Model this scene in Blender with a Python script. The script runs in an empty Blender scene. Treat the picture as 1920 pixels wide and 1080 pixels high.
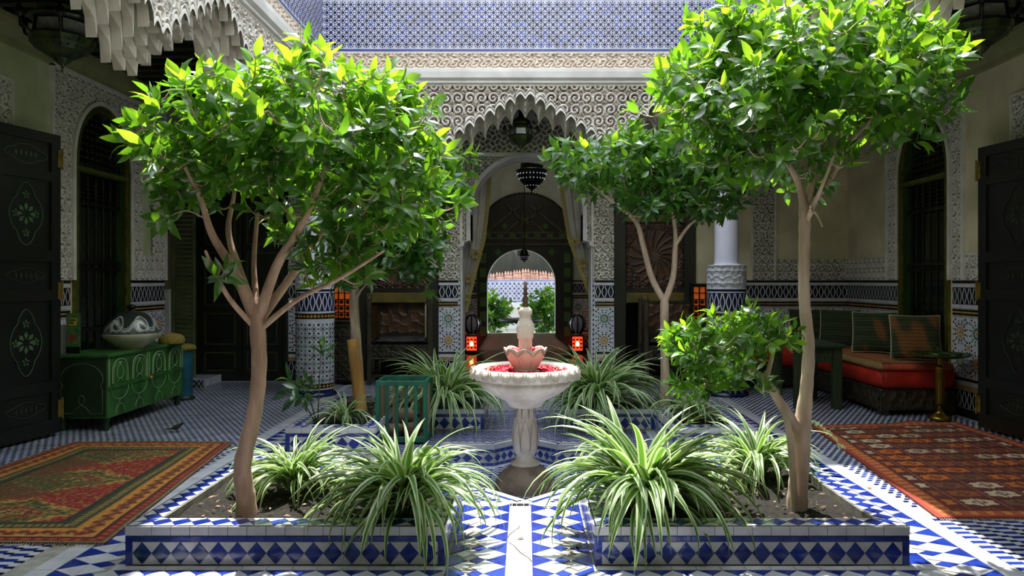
import bpy, math, random
import numpy as np
from mathutils import Vector, Matrix
from mathutils.geometry import delaunay_2d_cdt

random.seed(7)
rng = np.random.default_rng(11)
PI = math.pi
S = bpy.context.scene
COL = S.collection

# ------------------------------------------------------------------ camera, sky, sun, exposure
EYE = 1.45
FPX = 1350.0
VPX, VPY = 985.0, 525.0
cam = bpy.data.cameras.new('camera')
cam.sensor_width = 36
cam.lens = 36 * FPX / 1920
cam.shift_x = (960 - VPX) / 1920
cam.shift_y = -(540 - VPY) / 1920
cam.clip_start = 0.02
camo = bpy.data.objects.new('camera', cam)
camo.location = (0, 0, EYE)
camo.rotation_euler = (PI / 2, 0, 0)
COL.objects.link(camo)
S.camera = camo

world = bpy.data.worlds.new('world')
S.world = world
world.use_nodes = True
wn = world.node_tree.nodes
bg = wn['Background']
bg.inputs[0].default_value = (0.80, 0.90, 1.0, 1)
bg.inputs[1].default_value = 5.6

sun = bpy.data.lights.new('sun', 'SUN')
sun.energy = 11.5
sun.angle = math.radians(0.6)
sun.color = (1.0, 0.95, 0.86)
suno = bpy.data.objects.new('sun', sun)
suno.rotation_euler = Vector((0.07, -0.40, -1.0)).to_track_quat('-Z', 'Y').to_euler()
suno.location = (0, 6, 12)
COL.objects.link(suno)

S.view_settings.view_transform = 'Standard'
S.view_settings.look = 'None'
S.view_settings.gamma = 1
S.view_settings.use_curve_mapping = False
S.view_settings.exposure = 0.0

# ------------------------------------------------------------------ small helpers
def srgb(r, g, b):
    f = lambda c: c / 12.92 if c <= 0.04045 else ((c + 0.055) / 1.055) ** 2.4
    return (f(r / 255), f(g / 255), f(b / 255))

def wx(px, Y): return (px - VPX) * Y / FPX
def wz(py, Y): return EYE + (VPY - py) * Y / FPX
def P3(px, py, Y): return Vector((wx(px, Y), Y, wz(py, Y)))

MATS = {}
def mat(name, col, rough=0.6, metal=0.0, col2=None, scale=8.0, bump=0.0, bscale=40.0, emit=None, estr=1.0,
        transl=None, tfac=0.4, spec=0.5, stretch=None, vcol=False, detail=4.0, coat=0.0):
    if name in MATS: return MATS[name]
    m = bpy.data.materials.new(name); m.use_nodes = True
    nt = m.node_tree; n = nt.nodes; L = nt.links
    b = n['Principled BSDF']
    b.inputs['Base Color'].default_value = (*col, 1)
    b.inputs['Roughness'].default_value = rough
    b.inputs['Metallic'].default_value = metal
    b.inputs['Specular IOR Level'].default_value = spec
    b.inputs['Coat Weight'].default_value = coat
    geo = n.new('ShaderNodeTexCoord')
    src = geo.outputs['Object']
    if transl is not None:
        g2 = n.new('ShaderNodeNewGeometry'); src = g2.outputs['Position']
    if stretch:
        mp = n.new('ShaderNodeMapping'); mp.inputs['Scale'].default_value = stretch
        L.new(src, mp.inputs['Vector']); src = mp.outputs[0]
    colout = None
    if vcol:
        a = n.new('ShaderNodeVertexColor'); a.layer_name = 'Col'; colout = a.outputs[0]
    if col2 is not None or vcol:
        no = n.new('ShaderNodeTexNoise'); no.inputs['Scale'].default_value = scale
        no.inputs['Detail'].default_value = detail
        L.new(src, no.inputs['Vector'])
        cr = n.new('ShaderNodeValToRGB')
        cr.color_ramp.elements[0].position = 0.38; cr.color_ramp.elements[1].position = 0.62
        L.new(no.outputs[0], cr.inputs[0])
        if vcol:
            cr.color_ramp.elements[0].color = (0.82, 0.82, 0.82, 1); cr.color_ramp.elements[1].color = (1, 1, 1, 1)
            mx = n.new('ShaderNodeMix'); mx.data_type = 'RGBA'; mx.blend_type = 'MULTIPLY'
            mx.inputs[0].default_value = 1
            L.new(colout, mx.inputs[6]); L.new(cr.outputs[0], mx.inputs[7]); colout = mx.outputs[2]
        else:
            cr.color_ramp.elements[0].color = (*col, 1); cr.color_ramp.elements[1].color = (*col2, 1)
            colout = cr.outputs[0]
        L.new(colout, b.inputs['Base Color'])
    if bump > 0:
        nb = n.new('ShaderNodeTexNoise'); nb.inputs['Scale'].default_value = bscale
        nb.inputs['Detail'].default_value = 5
        L.new(src, nb.inputs['Vector'])
        bp = n.new('ShaderNodeBump'); bp.inputs['Strength'].default_value = bump; bp.inputs['Distance'].default_value = 0.01
        L.new(nb.outputs[0], bp.inputs['Height']); L.new(bp.outputs[0], b.inputs['Normal'])
    if emit is not None:
        b.inputs['Emission Color'].default_value = (*emit, 1); b.inputs['Emission Strength'].default_value = estr
    if transl is not None:
        t = n.new('ShaderNodeBsdfTranslucent'); t.inputs[0].default_value = (*transl, 1)
        mxs = n.new('ShaderNodeMixShader'); mxs.inputs[0].default_value = tfac
        L.new(b.outputs[0], mxs.inputs[1]); L.new(t.outputs[0], mxs.inputs[2])
        L.new(mxs.outputs[0], n['Material Output'].inputs[0])
    MATS[name] = m
    return m

def tagp(o, label=None, cat=None, group=None, kind=None):
    if label: o['label'] = label
    if cat: o['category'] = cat
    if group: o['group'] = group
    if kind: o['kind'] = kind
    return o

def setpar(o, parent):
    if parent is None: return
    o.parent = parent
    if parent.type == 'EMPTY':
        o.matrix_parent_inverse = Matrix.Translation(parent.location).inverted()

def link(name, me, parent=None):
    o = bpy.data.objects.new(name, me); COL.objects.link(o)
    setpar(o, parent)
    return o

def thing(name, loc, label, cat, group=None):
    o = bpy.data.objects.new(name, None); o.empty_display_size = 0.05
    o.location = loc; COL.objects.link(o)
    return tagp(o, label, cat, group)

def npmesh(name, V, Q, mats, midx=None, smooth=False, colors=None):
    """V (n,3), Q (m,4) or (m,3) int array."""
    V = np.asarray(V, dtype=np.float32); Q = np.asarray(Q, dtype=np.int32)
    me = bpy.data.meshes.new(name)
    k = Q.shape[1]
    me.vertices.add(len(V)); me.vertices.foreach_set('co', V.ravel())
    me.loops.add(Q.size); me.loops.foreach_set('vertex_index', Q.ravel())
    me.polygons.add(len(Q))
    me.polygons.foreach_set('loop_start', np.arange(0, Q.size, k, dtype=np.int32))
    me.polygons.foreach_set('loop_total', np.full(len(Q), k, dtype=np.int32))
    if not isinstance(mats, (list, tuple)): mats = [mats]
    for m in mats: me.materials.append(m)
    if midx is not None: me.polygons.foreach_set('material_index', np.asarray(midx, dtype=np.int32))
    if smooth: me.polygons.foreach_set('use_smooth', np.ones(len(Q), dtype=bool))
    me.update(calc_edges=True)
    if colors is not None:
        at = me.color_attributes.new('Col', 'FLOAT_COLOR', 'POINT')
        c = np.ones((len(V), 4), dtype=np.float32); c[:, :3] = colors
        at.data.foreach_set('color', c.ravel())
    return me

class MB:
    """collects polygons with material indices; build() links one mesh object"""
    def __init__(s): s.v = []; s.f = []; s.m = []; s.sm = []
    def poly(s, pts, mi=0, sm=False):
        b = len(s.v); s.v.extend([tuple(p) for p in pts]); s.f.append(list(range(b, b + len(pts)))); s.m.append(mi); s.sm.append(sm)
    def grid(s, G, mi=0, closeu=False, closev=False, sm=True):
        nu = len(G); nv = len(G[0]); b = len(s.v)
        for row in G: s.v.extend([tuple(p) for p in row])
        for i in range(nu if closeu else nu - 1):
            for j in range(nv if closev else nv - 1):
                i2 = (i + 1) % nu; j2 = (j + 1) % nv
                s.f.append([b + i * nv + j, b + i2 * nv + j, b + i2 * nv + j2, b + i * nv + j2]); s.m.append(mi); s.sm.append(sm)
    def box(s, x0, x1, y0, y1, z0, z1, mi=0, bev=0.0):
        x0, x1 = min(x0, x1), max(x0, x1); y0, y1 = min(y0, y1), max(y0, y1); z0, z1 = min(z0, z1), max(z0, z1)
        if bev > 0:
            e = min(bev, (x1 - x0) * .45, (y1 - y0) * .45, (z1 - z0) * .45)
            A = [(x0 + e, y0 + e), (x1 - e, y0 + e), (x1 - e, y1 - e), (x0 + e, y1 - e)]
            B = [(x0 + e, y0), (x1 - e, y0), (x1, y0 + e), (x1, y1 - e), (x1 - e, y1), (x0 + e, y1), (x0, y1 - e), (x0, y0 + e)]
            def ring(z, k):
                cx, cy = (x0 + x1) / 2, (y0 + y1) / 2
                if k == 0: return [(p[0], p[1], z) for p in B]
                return [(min(max(p[0], x0 + e), x1 - e), min(max(p[1], y0 + e), y1 - e), z) for p in B]
            R = [ring(z0, 1), ring(z0 + e, 0), ring(z1 - e, 0), ring(z1, 1)]
            s.grid(R, mi, closev=True, sm=False)
            s.poly([(x0 + e, y0 + e, z0), (x0 + e, y1 - e, z0), (x1 - e, y1 - e, z0), (x1 - e, y0 + e, z0)], mi)
            s.poly([(x0 + e, y0 + e, z1), (x1 - e, y0 + e, z1), (x1 - e, y1 - e, z1), (x0 + e, y1 - e, z1)], mi)
            return
        p = [(x, y, z) for z in (z0, z1) for x, y in ((x0, y0), (x1, y0), (x1, y1), (x0, y1))]
        for f in ((3, 2, 1, 0), (4, 5, 6, 7), (0, 1, 5, 4), (1, 2, 6, 5), (2, 3, 7, 6), (3, 0, 4, 7)):
            s.poly([p[i] for i in f], mi)
    def tube(s, pts, rad, mi=0, seg=8, cap=True):
        pts = [Vector(p) for p in pts]; n = len(pts)
        if not isinstance(rad, (list, tuple)): rad = [rad] * n
        up = None; G = []
        for i in range(n):
            t = (pts[min(i + 1, n - 1)] - pts[max(i - 1, 0)])
            t = t.normalized() if t.length > 1e-9 else Vector((0, 0, 1))
            if up is None:
                up = Vector((0, 0, 1)) if abs(t.z) < .9 else Vector((1, 0, 0))
            a = t.cross(up)
            if a.length < 1e-6: a = t.cross(Vector((0, 1, 0)))
            a.normalize(); b = a.cross(t).normalized(); up = b
            G.append([pts[i] + (a * math.cos(2 * PI * k / seg) + b * math.sin(2 * PI * k / seg)) * rad[i] for k in range(seg)])
        s.grid(G, mi, closev=True)
        if cap:
            s.poly(G[0][::-1], mi); s.poly(G[-1], mi)
    def lathe(s, prof, c=(0, 0, 0), seg=24, mi=0, mod=None, sm=True, a0=0.0):
        G = []
        for j, (r, z) in enumerate(prof):
            row = []
            for k in range(seg):
                a = a0 + 2 * PI * k / seg
                rr = r; zz = z
                if mod: rr, zz = mod(a, j, r, z)
                row.append((c[0] + rr * math.cos(a), c[1] + rr * math.sin(a), c[2] + zz))
            G.append(row)
        s.grid(G, mi, closev=True, sm=sm)
        if prof[0][0] > 1e-4: s.poly(G[0][::-1], mi)
        if prof[-1][0] > 1e-4: s.poly(G[-1], mi)
    def prism(s, poly, f0, f1, mi=0):
        """poly list of 2D points; f0,f1 map 2D->3D for both ends"""
        a = [f0(*p) for p in poly]; b = [f1(*p) for p in poly]
        s.poly(a[::-1], mi); s.poly(b, mi)
        n = len(poly)
        for i in range(n): s.poly([a[i], a[(i + 1) % n], b[(i + 1) % n], b[i]], mi)
    def mesh(s, name, mats):
        me = bpy.data.meshes.new(name); me.from_pydata(s.v, [], s.f)
        if not isinstance(mats, (list, tuple)): mats = [mats]
        for m in mats: me.materials.append(m)
        me.polygons.foreach_set('material_index', s.m); me.polygons.foreach_set('use_smooth', s.sm); me.update()
        return me
    def build(s, name, mats, parent=None):
        return link(name, s.mesh(name, mats), parent)

def boxobj(name, ext, m, parent=None, bev=0.0):
    b = MB(); b.box(*ext, bev=bev); return b.build(name, m, parent)

def plane_map(P0, U, V, N):
    P0, U, V, N = map(lambda t: np.array(t, float), (P0, U, V, N))
    return lambda u, v, h=0.0: tuple(P0 + U * u + V * v + N * h)

# 2D pattern pieces -------------------------------------------------
def ngon(cx, cy, r, n, rot=0.0): return [(cx + r * math.cos(rot + 2 * PI * k / n), cy + r * math.sin(rot + 2 * PI * k / n)) for k in range(n)]
def star(cx, cy, r1, r2, n, rot=0.0):
    return [(cx + (r1 if k % 2 == 0 else r2) * math.cos(rot + PI * k / n), cy + (r1 if k % 2 == 0 else r2) * math.sin(rot + PI * k / n)) for k in range(2 * n)]
def kite(cx, cy, a, r0, r1, w):
    c, s_ = math.cos(a), math.sin(a); rm = (r0 + r1 * 1.4) / 2.4
    f = lambda r, t: (cx + r * c - t * s_, cy + r * s_ + t * c)
    return [f(r0, 0), f(rm, -w), f(r1, 0), f(rm, w)]

class Pat:
    def __init__(s): s.p = []
    def add(s, poly, mi, h=0.0015): s.p.append((poly, mi, h))
    def rect(s, u0, u1, v0, v1, mi, h=0.0015): s.add([(u0, v0), (u1, v0), (u1, v1), (u0, v1)], mi, h)
    def ribbon(s, pts, w, mi, h=0.0015):
        n = len(pts)
        L = []; R = []
        for i in range(n):
            a = pts[max(i - 1, 0)]; b = pts[min(i + 1, n - 1)]
            dx, dy = b[0] - a[0], b[1] - a[1]; l = math.hypot(dx, dy) or 1
            nx, ny = -dy / l * w / 2, dx / l * w / 2
            L.append((pts[i][0] + nx, pts[i][1] + ny)); R.append((pts[i][0] - nx, pts[i][1] - ny))
        for i in range(n - 1): s.add([R[i], R[i + 1], L[i + 1], L[i]], mi, h)
    def build(s, name, mp, mats, parent=None, clip=None, kind='stuff'):
        b = MB()
        for poly, mi, h in s.p:
            if clip:
                cx = sum(p[0] for p in poly) / len(poly); cy = sum(p[1] for p in poly) / len(poly)
                if not clip(cx, cy): continue
            b.poly([mp(u, v, h) for u, v in poly], mi)
        o = b.build(name, mats, parent)
        if kind: o['kind'] = kind
        return o

# relief heightfields -------------------------------------------------
def sstep(a, b, x):
    t = np.clip((x - a) / (b - a), 0, 1); return t * t * (3 - 2 * t)
def h_scroll(u, v, c=0.14):
    """mirrored spirals with petals between them, a carved arabesque"""
    iu = np.floor(u / c); iv = np.floor(v / c)
    fu = u / c - iu - .5; fv = v / c - iv - .5
    sg = np.where((iu + iv) % 2 == 0, 1.0, -1.0)
    r = np.hypot(fu, fv); a = np.arctan2(fv, fu * sg)
    sp = np.cos(2 * PI * r * 3.1 - a)
    h = sstep(-.25, .35, sp) * sstep(.56, .46, r)
    pet = np.cos(4 * np.arctan2(np.abs(fv) - .5, np.abs(fu) - .5) * 2) * .5 + .5
    rc = np.hypot(np.abs(fu) - .5, np.abs(fv) - .5)
    h = np.maximum(h, sstep(.3, .7, pet) * sstep(.30, .22, rc) * sstep(.02, .06, rc))
    return h
def h_lace(u, v, c=0.07):
    a = u * 2 * PI / c; b = v * 2 * PI / c
    x = np.abs(np.sin(a / 2 + .7 * np.sin(b / 2))) ; y = np.abs(np.sin(b / 2 + .7 * np.sin(a / 2)))
    w = np.abs(np.sin((a + b) / 2)) ; z = np.abs(np.sin((a - b) / 2))
    m = np.minimum(np.minimum(x, y), np.maximum(w, z) * .9 + .1)
    return 1 - sstep(.22, .42, m)
def h_vine(u, v, c=0.16):
    h = h_scroll(u + .03 * np.sin(v * 40), v, c)
    return np.maximum(h * .8, .9 * (1 - sstep(.12, .3, np.abs(np.sin(u * 2 * PI / c / 2 + 1.2 * np.sin(v * 2 * PI / c))))))
def h_star(u, v, c=0.11):
    fu = (u / c) % 1 - .5; fv = (v / c) % 1 - .5
    r = np.hypot(fu, fv); a = np.arctan2(fv, fu)
    R = .30 + .07 * np.cos(8 * a)
    h = (np.abs(r - R) < .05) | (np.abs(np.abs(fu) - np.abs(fv)) < .045) | (np.abs(r - .12) < .03) | (np.minimum(np.abs(np.abs(fu) - .5), np.abs(np.abs(fv) - .5)) < .04)
    return h.astype(float)

def relief(name, mp, W, H, step, hf, depth, m, parent=None, mask=None, flip=False, colf=None, smooth=False):
    nu = max(2, int(round(W / step)) + 1); nv = max(2, int(round(H / step)) + 1)
    u = np.linspace(0, W, nu); v = np.linspace(0, H, nv)
    Ug, Vg = np.meshgrid(u, v, indexing='ij')
    h = hf(Ug, Vg) * depth
    P0 = np.array(mp(0, 0, 0)); U = np.array(mp(1, 0, 0)) - P0; V = np.array(mp(0, 1, 0)) - P0; N = np.array(mp(0, 0, 1)) - P0
    Vt = P0 + Ug[..., None] * U + Vg[..., None] * V + h[..., None] * N
    idx = np.arange(nu * nv).reshape(nu, nv)
    Q = np.stack([idx[:-1, :-1], idx[1:, :-1], idx[1:, 1:], idx[:-1, 1:]], -1).reshape(-1, 4)
    if flip: Q = Q[:, ::-1]
    if mask is not None:
        k = mask(Ug, Vg); k = (k[:-1, :-1] & k[1:, :-1] & k[1:, 1:] & k[:-1, 1:]).ravel(); Q = Q[k]
    cols = None
    if m.name in CARVE_SHADE:
        hi, lo = CARVE_SHADE[m.name]; k_ = sstep(.1, .6, h / depth)[..., None]  # painted shade: vertex colour darkens with depth of the hollow
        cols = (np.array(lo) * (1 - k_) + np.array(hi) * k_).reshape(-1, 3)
    if colf is not None: cols = colf(Ug, Vg).reshape(-1, 3)
    me = npmesh(name, Vt.reshape(-1, 3), Q, m, colors=cols, smooth=smooth)
    o = link(name, me, parent)
    return o

# ------------------------------------------------------------------ materials
CARVE_SHADE = {'carved_gallery_plaster': (srgb(238, 234, 220), srgb(124, 122, 104)), 'carved_frieze_plaster': (srgb(232, 218, 202), srgb(176, 150, 126)), 'carved_face_plaster': (srgb(226, 220, 212), srgb(182, 164, 150))}  # raised colour, then darker recess colour: shade painted into the carving
M_plaster_l = mat('olive_plaster', srgb(206, 212, 170), .85, col2=srgb(180, 190, 144), scale=2.5, bump=.2)
M_plaster_r = mat('tan_plaster', srgb(226, 216, 180), .85, col2=srgb(198, 190, 152), scale=2.0, bump=.2)
M_stucco = mat('carved_stucco', srgb(212, 206, 196), .8, col2=srgb(190, 180, 168), scale=5, bump=.15)
M_stucco_in = mat('gallery_stucco', srgb(232, 230, 218), .85, col2=srgb(212, 210, 196), scale=5, bump=.1)
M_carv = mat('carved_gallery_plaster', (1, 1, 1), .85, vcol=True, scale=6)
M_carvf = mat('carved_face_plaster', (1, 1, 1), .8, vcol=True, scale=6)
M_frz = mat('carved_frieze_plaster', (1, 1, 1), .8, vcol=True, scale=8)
M_stucco_cr = mat('cream_frieze', srgb(216, 200, 180), .8, col2=srgb(170, 148, 126), scale=9, bump=.15)
M_white = mat('white_plaster', srgb(222, 220, 216), .7, col2=srgb(204, 200, 196), scale=3, bump=.05)
M_shaft = mat('white_column_shaft', srgb(226, 224, 236), .4, col2=srgb(214, 212, 226), scale=3)
M_dwood = mat('dark_wood', srgb(28, 30, 24), .42, col2=srgb(44, 42, 30), scale=6, stretch=(1, 1, .2), bump=.2)
M_bwood = mat('brown_carved_wood', srgb(88, 58, 32), .5, col2=srgb(56, 38, 22), scale=8, bump=.2)
M_beam = mat('painted_beam', srgb(112, 92, 30), .5, col2=srgb(76, 72, 24), scale=5)
M_green = mat('green_frame_paint', srgb(40, 70, 28), .4, col2=srgb(60, 84, 30), scale=6)
M_gold = mat('dull_gold', srgb(150, 130, 60), .4, .6, col2=srgb(110, 96, 40), scale=12)
M_black = mat('black_iron', srgb(16, 18, 16), .4, .3, col2=srgb(26, 28, 24), scale=9)
T_white = mat('white_tile', srgb(214, 216, 222), .22, col2=srgb(196, 198, 206), scale=7, coat=.3)
T_blue = mat('cobalt_tile', srgb(38, 62, 158), .16, col2=srgb(24, 42, 126), scale=5, coat=.4)
T_navy = mat('navy_tile', srgb(26, 32, 78), .2, col2=srgb(16, 20, 54), scale=6)
T_teal = mat('dark_teal_tile', srgb(16, 52, 84), .16, col2=srgb(30, 60, 120), scale=5, coat=.4)
T_black = mat('black_tile', srgb(22, 26, 30), .25, col2=srgb(12, 14, 20), scale=6)
T_green = mat('green_tile', srgb(54, 122, 92), .25, col2=srgb(38, 96, 70), scale=6)
T_yellow = mat('ochre_tile', srgb(196, 150, 56), .3, col2=srgb(160, 118, 40), scale=6)
T_grout = mat('pale_grout', srgb(170, 168, 160), .8, col2=srgb(140, 136, 126), scale=12)
T_dark = mat('dark_grout', srgb(70, 66, 60), .9, col2=srgb(96, 90, 80), scale=10)
ZM = [T_white, T_blue, T_navy, T_black, T_green, T_yellow, T_grout, T_teal]   # indices used by patterns
WH, BL, NV, BK, GR, YE, GT, TE = range(8)
M_marble = mat('white_marble', srgb(222, 214, 204), .45, col2=srgb(196, 184, 172), scale=7, bump=.12)
M_pink = mat('pink_marble', srgb(220, 190, 180), .45, col2=srgb(204, 172, 162), scale=7, bump=.12)
M_soil = mat('soil', srgb(12, 11, 8), .98, col2=srgb(28, 24, 16), scale=30, bump=1.0, bscale=60)
M_bark = mat('pale_bark', srgb(216, 196, 176), .8, col2=srgb(180, 158, 138), scale=14, stretch=(1, 1, .25), bump=.4)
M_bark2 = mat('pink_bark', srgb(216, 182, 164), .8, col2=srgb(178, 146, 128), scale=14, stretch=(1, 1, .3), bump=.4)
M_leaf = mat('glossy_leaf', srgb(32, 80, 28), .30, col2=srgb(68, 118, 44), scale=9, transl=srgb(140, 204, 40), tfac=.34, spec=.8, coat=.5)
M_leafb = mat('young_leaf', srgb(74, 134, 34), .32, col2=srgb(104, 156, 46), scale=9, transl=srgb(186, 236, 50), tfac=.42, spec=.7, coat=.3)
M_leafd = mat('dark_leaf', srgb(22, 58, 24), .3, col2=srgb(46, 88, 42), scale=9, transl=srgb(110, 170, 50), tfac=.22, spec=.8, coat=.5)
M_spg = mat('ribbon_leaf_green', srgb(50, 92, 32), .4, col2=srgb(70, 112, 44), scale=6, transl=srgb(120, 180, 50), tfac=.3)
M_spw = mat('ribbon_leaf_cream', srgb(196, 208, 170), .4, col2=srgb(176, 192, 148), scale=6, transl=srgb(210, 228, 160), tfac=.3)
M_vc = mat('woven_wool', (1, 1, 1), .92, vcol=True, scale=60, bump=.4, bscale=250)
M_lattice_dark = mat('dark_carved_wood', srgb(60, 52, 34), .5, col2=srgb(36, 32, 20), scale=8, bump=.2)

# ------------------------------------------------------------------ FLOOR
XS = 2.41          # white stripes run along the court here
PL = dict(l=(-2.03, -.41), r=(.355, 1.95))
CY = 5.68          # centre of the star basin
A_, D_ = .655, .93
STAR = []
for k in range(4):
    ca, sa = [(0, 1), (1, 0), (0, -1), (-1, 0)][k]
    # outward direction (sa.., ) : walk round the star
dirs = [(0, -1), (1, 0), (0, 1), (-1, 0)]
for k, (dx, dy) in enumerate(dirs):
    tx, ty = -dy, dx
    STAR += [(dx * A_ - tx * (D_ - A_), CY + dy * A_ - ty * (D_ - A_)), (dx * D_, CY + dy * D_),
             (dx * A_ + tx * (D_ - A_), CY + dy * A_ + ty * (D_ - A_)), (dx * A_ + tx * A_, CY + dy * A_ + ty * A_)]
def instar(x, y, g=0.0):
    x = abs(x); y = abs(y - CY)
    return (x < A_ + g and y < A_ + g) or (x + y < D_ + g * 1.414)
PLANTERS = [
    ('front_left', [(-2.03, 3.66), (-.41, 3.66), (-.41, 4.66), (-1.27, 4.66), (-1.27, 5.12), (-2.03, 5.12)]),
    ('front_right', [(.355, 3.66), (1.95, 3.66), (1.95, 5.12), (1.25, 5.12), (1.25, 4.66), (.355, 4.66)]),
    ('rear_left', [(-2.03, 6.10), (-1.27, 6.10), (-1.27, 6.98), (-.40, 6.98), (-.40, 7.75), (-2.03, 7.75)]),
    ('rear_right', [(1.25, 6.10), (1.95, 6.10), (1.95, 7.75), (.39, 7.75), (.39, 6.98), (1.25, 6.98)]),
]
def inpoly(x, y, P):
    c = False; n = len(P)
    for i in range(n):
        x1, y1 = P[i]; x2, y2 = P[(i + 1) % n]
        if (y1 > y) != (y2 > y) and x < (x2 - x1) * (y - y1) / (y2 - y1) + x1: c = not c
    return c
def inplanter(x, y): return any(inpoly(x, y, P) for _, P in PLANTERS)

fp = [(-7, -2.2), (7, -2.2), (7, 16), (-7, 16)] + STAR
ed = [(0, 1), (1, 2), (2, 3), (3, 0)] + [(4 + i, 4 + (i + 1) % 16) for i in range(16)]
vv, _, ff, _, _, _ = delaunay_2d_cdt([Vector(p) for p in fp], ed, [], 1, 1e-5)
b = MB()
for f in ff:
    c = sum((vv[i] for i in f), Vector((0, 0))) / len(f)
    if instar(c.x, c.y): continue
    b.poly([(vv[i].x, vv[i].y, -.004) for i in f], 0)
    b.poly([(vv[i].x, vv[i].y, -.25) for i in f][::-1], 0)
floor = b.build('floor', T_grout); floor['kind'] = 'structure'

tiles = []     # (poly, mat, thickness top z)
def shrink(poly, g=.0016):
    cx = sum(p[0] for p in poly) / len(poly); cy = sum(p[1] for p in poly) / len(poly)
    out = []
    for x, y in poly:
        d = math.hypot(x - cx, y - cy) or 1; k = max(.2, (d - g * 1.3) / d)
        out.append((cx + (x - cx) * k, cy + (y - cy) * k))
    return out
def addt(poly, mi, z=0.0):
    tiles.append((poly, mi, z))
# centre path with its long white strip
Y0 = 3.30
y = Y0
while y < CY - D_ - .09:
    for (xa, xb) in ((-.10, -.055), (-.055, -.01), (-.01, .035)):
        addt([(xa, y), (xb, y), (xb, y + .085), (xa, y + .085)], WH)
    y += .085
p = .17
for sgn, xa, xb in ((1, .035, .345), (-1, -.10, -.40)):
    y = Y0
    while y < 4.62:
        w = abs(xb - xa); q = lambda a, t: (xa + sgn * a * w, y + t * p)
        addt([q(0, 0), q(.36, .5), q(0, 1)], BL)
        addt([q(.36, .5), q(.56, .22), q(.36, -.06), q(.18, .24)] if False else [q(0, 0), q(.36, -.5), q(.60, 0), q(.36, .5)], WH)
        addt([q(.36, .5), q(.5, .24), q(.64, .5), q(.5, .76)], BL)
        addt([q(.60, 0), q(.74, -.28), q(.9, 0), q(.74, .28)], WH)
        addt([q(1, 0), q(.66, .5), q(1, 1)], BL)
        y += p
# side paths
for sgn, xin in ((1, 1.95), (-1, 2.03)):
    y = 3.0
    k = 0
    while y < 8.2:
        for j in range(1):
            addt([(sgn * (XS - .055), y), (sgn * (XS + .055), y), (sgn * (XS + .055), y + .15), (sgn * (XS - .055), y + .15)], WH)
        xo = XS - .06
        q = lambda a, t: (sgn * (xo - a), y + t * .15)
        addt([q(0, 0), q(.13, .5), q(0, 1)], BL)
        addt([q(0, 1), q(.13, .5), q(.13, 1.5)], WH)
        addt([q(.13, .5), q(.26, 1.0), q(.13, 1.5)], WH)
        addt([q(.13, .5), q(.20, .24), q(.26, .5), q(.20, .76)], BL)
        if xo - xin > .27:
            addt([q(.27, 0), q(xo - xin, 0), q(xo - xin, .5), q(.27, .5)], BL if k % 2 else WH)
            addt([q(.27, .5), q(xo - xin, .5), q(xo - xin, 1), q(.27, 1)], WH if k % 2 else BL)
        y += .15; k += 1
# outer field with bars, squares and slim dark slivers
def bars(x0, x1, y0, y1, P=.135):
    nx = int((x1 - x0) / P); ny = int((y1 - y0) / (P * .55))
    for i in range(nx):
        for j in range(ny):
            X = x0 + i * P; Yb = y0 + j * P * .55 + (P * .27 if i % 2 else 0)
            addt([(X, Yb), (X + P * .64, Yb), (X + P * .64, Yb + P * .28), (X, Yb + P * .28)], BL)
            addt([(X, Yb + P * .28), (X + P * .64, Yb + P * .28), (X + P * .64, Yb + P * .55), (X, Yb + P * .55)], WH)
            addt([(X + P * .64, Yb + P * .1), (X + P, Yb + P * .1), (X + P, Yb + P * .44), (X + P * .64, Yb + P * .44)], WH)
            addt([(X + P * .64, Yb - P * .1), (X + P, Yb - P * .1), (X + P, Yb + P * .09), (X + P * .64, Yb + P * .09)], NV)
bars(XS + .06, 4.2, 3.0, 4.45); bars(-4.2, -XS - .06, 3.0, 4.1)
# front apron: diagonal checks
def diag(x0, x1, y0, y1, c=.115):
    for i in range(int((x1 - x0) / c) + 1):
        for j in range(int((y1 - y0) / (c * .5)) + 1):
            X = x0 + i * c + (c / 2 if j % 2 else 0); Yc = y0 + j * c * .5
            addt([(X - c / 2, Yc), (X, Yc - c / 2), (X + c / 2, Yc), (X, Yc + c / 2)], BL if (j % 2) else WH)
diag(.36, 2.3, 3.05, 3.5); diag(-2.3, -.42, 3.05, 3.5)
for xa, xb in ((.36, 1.98), (-2.06, -.41)):
    n = int((xb - xa) / .12)
    for i in range(n):
        w = (xb - xa) / n
        addt([(xa + i * w, 3.60), (xa + (i + 1) * w, 3.60), (xa + (i + 1) * w, 3.652), (xa + i * w, 3.652)], WH)
        addt([(xa + i * w, 3.595), (xa + (i + .5) * w, 3.535), (xa + (i + 1) * w, 3.595)], BL)
        addt([(xa + (i - .5) * w, 3.535), (xa + i * w, 3.595), (xa + (i + .5) * w, 3.535), (xa + i * w, 3.48)], WH)
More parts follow.
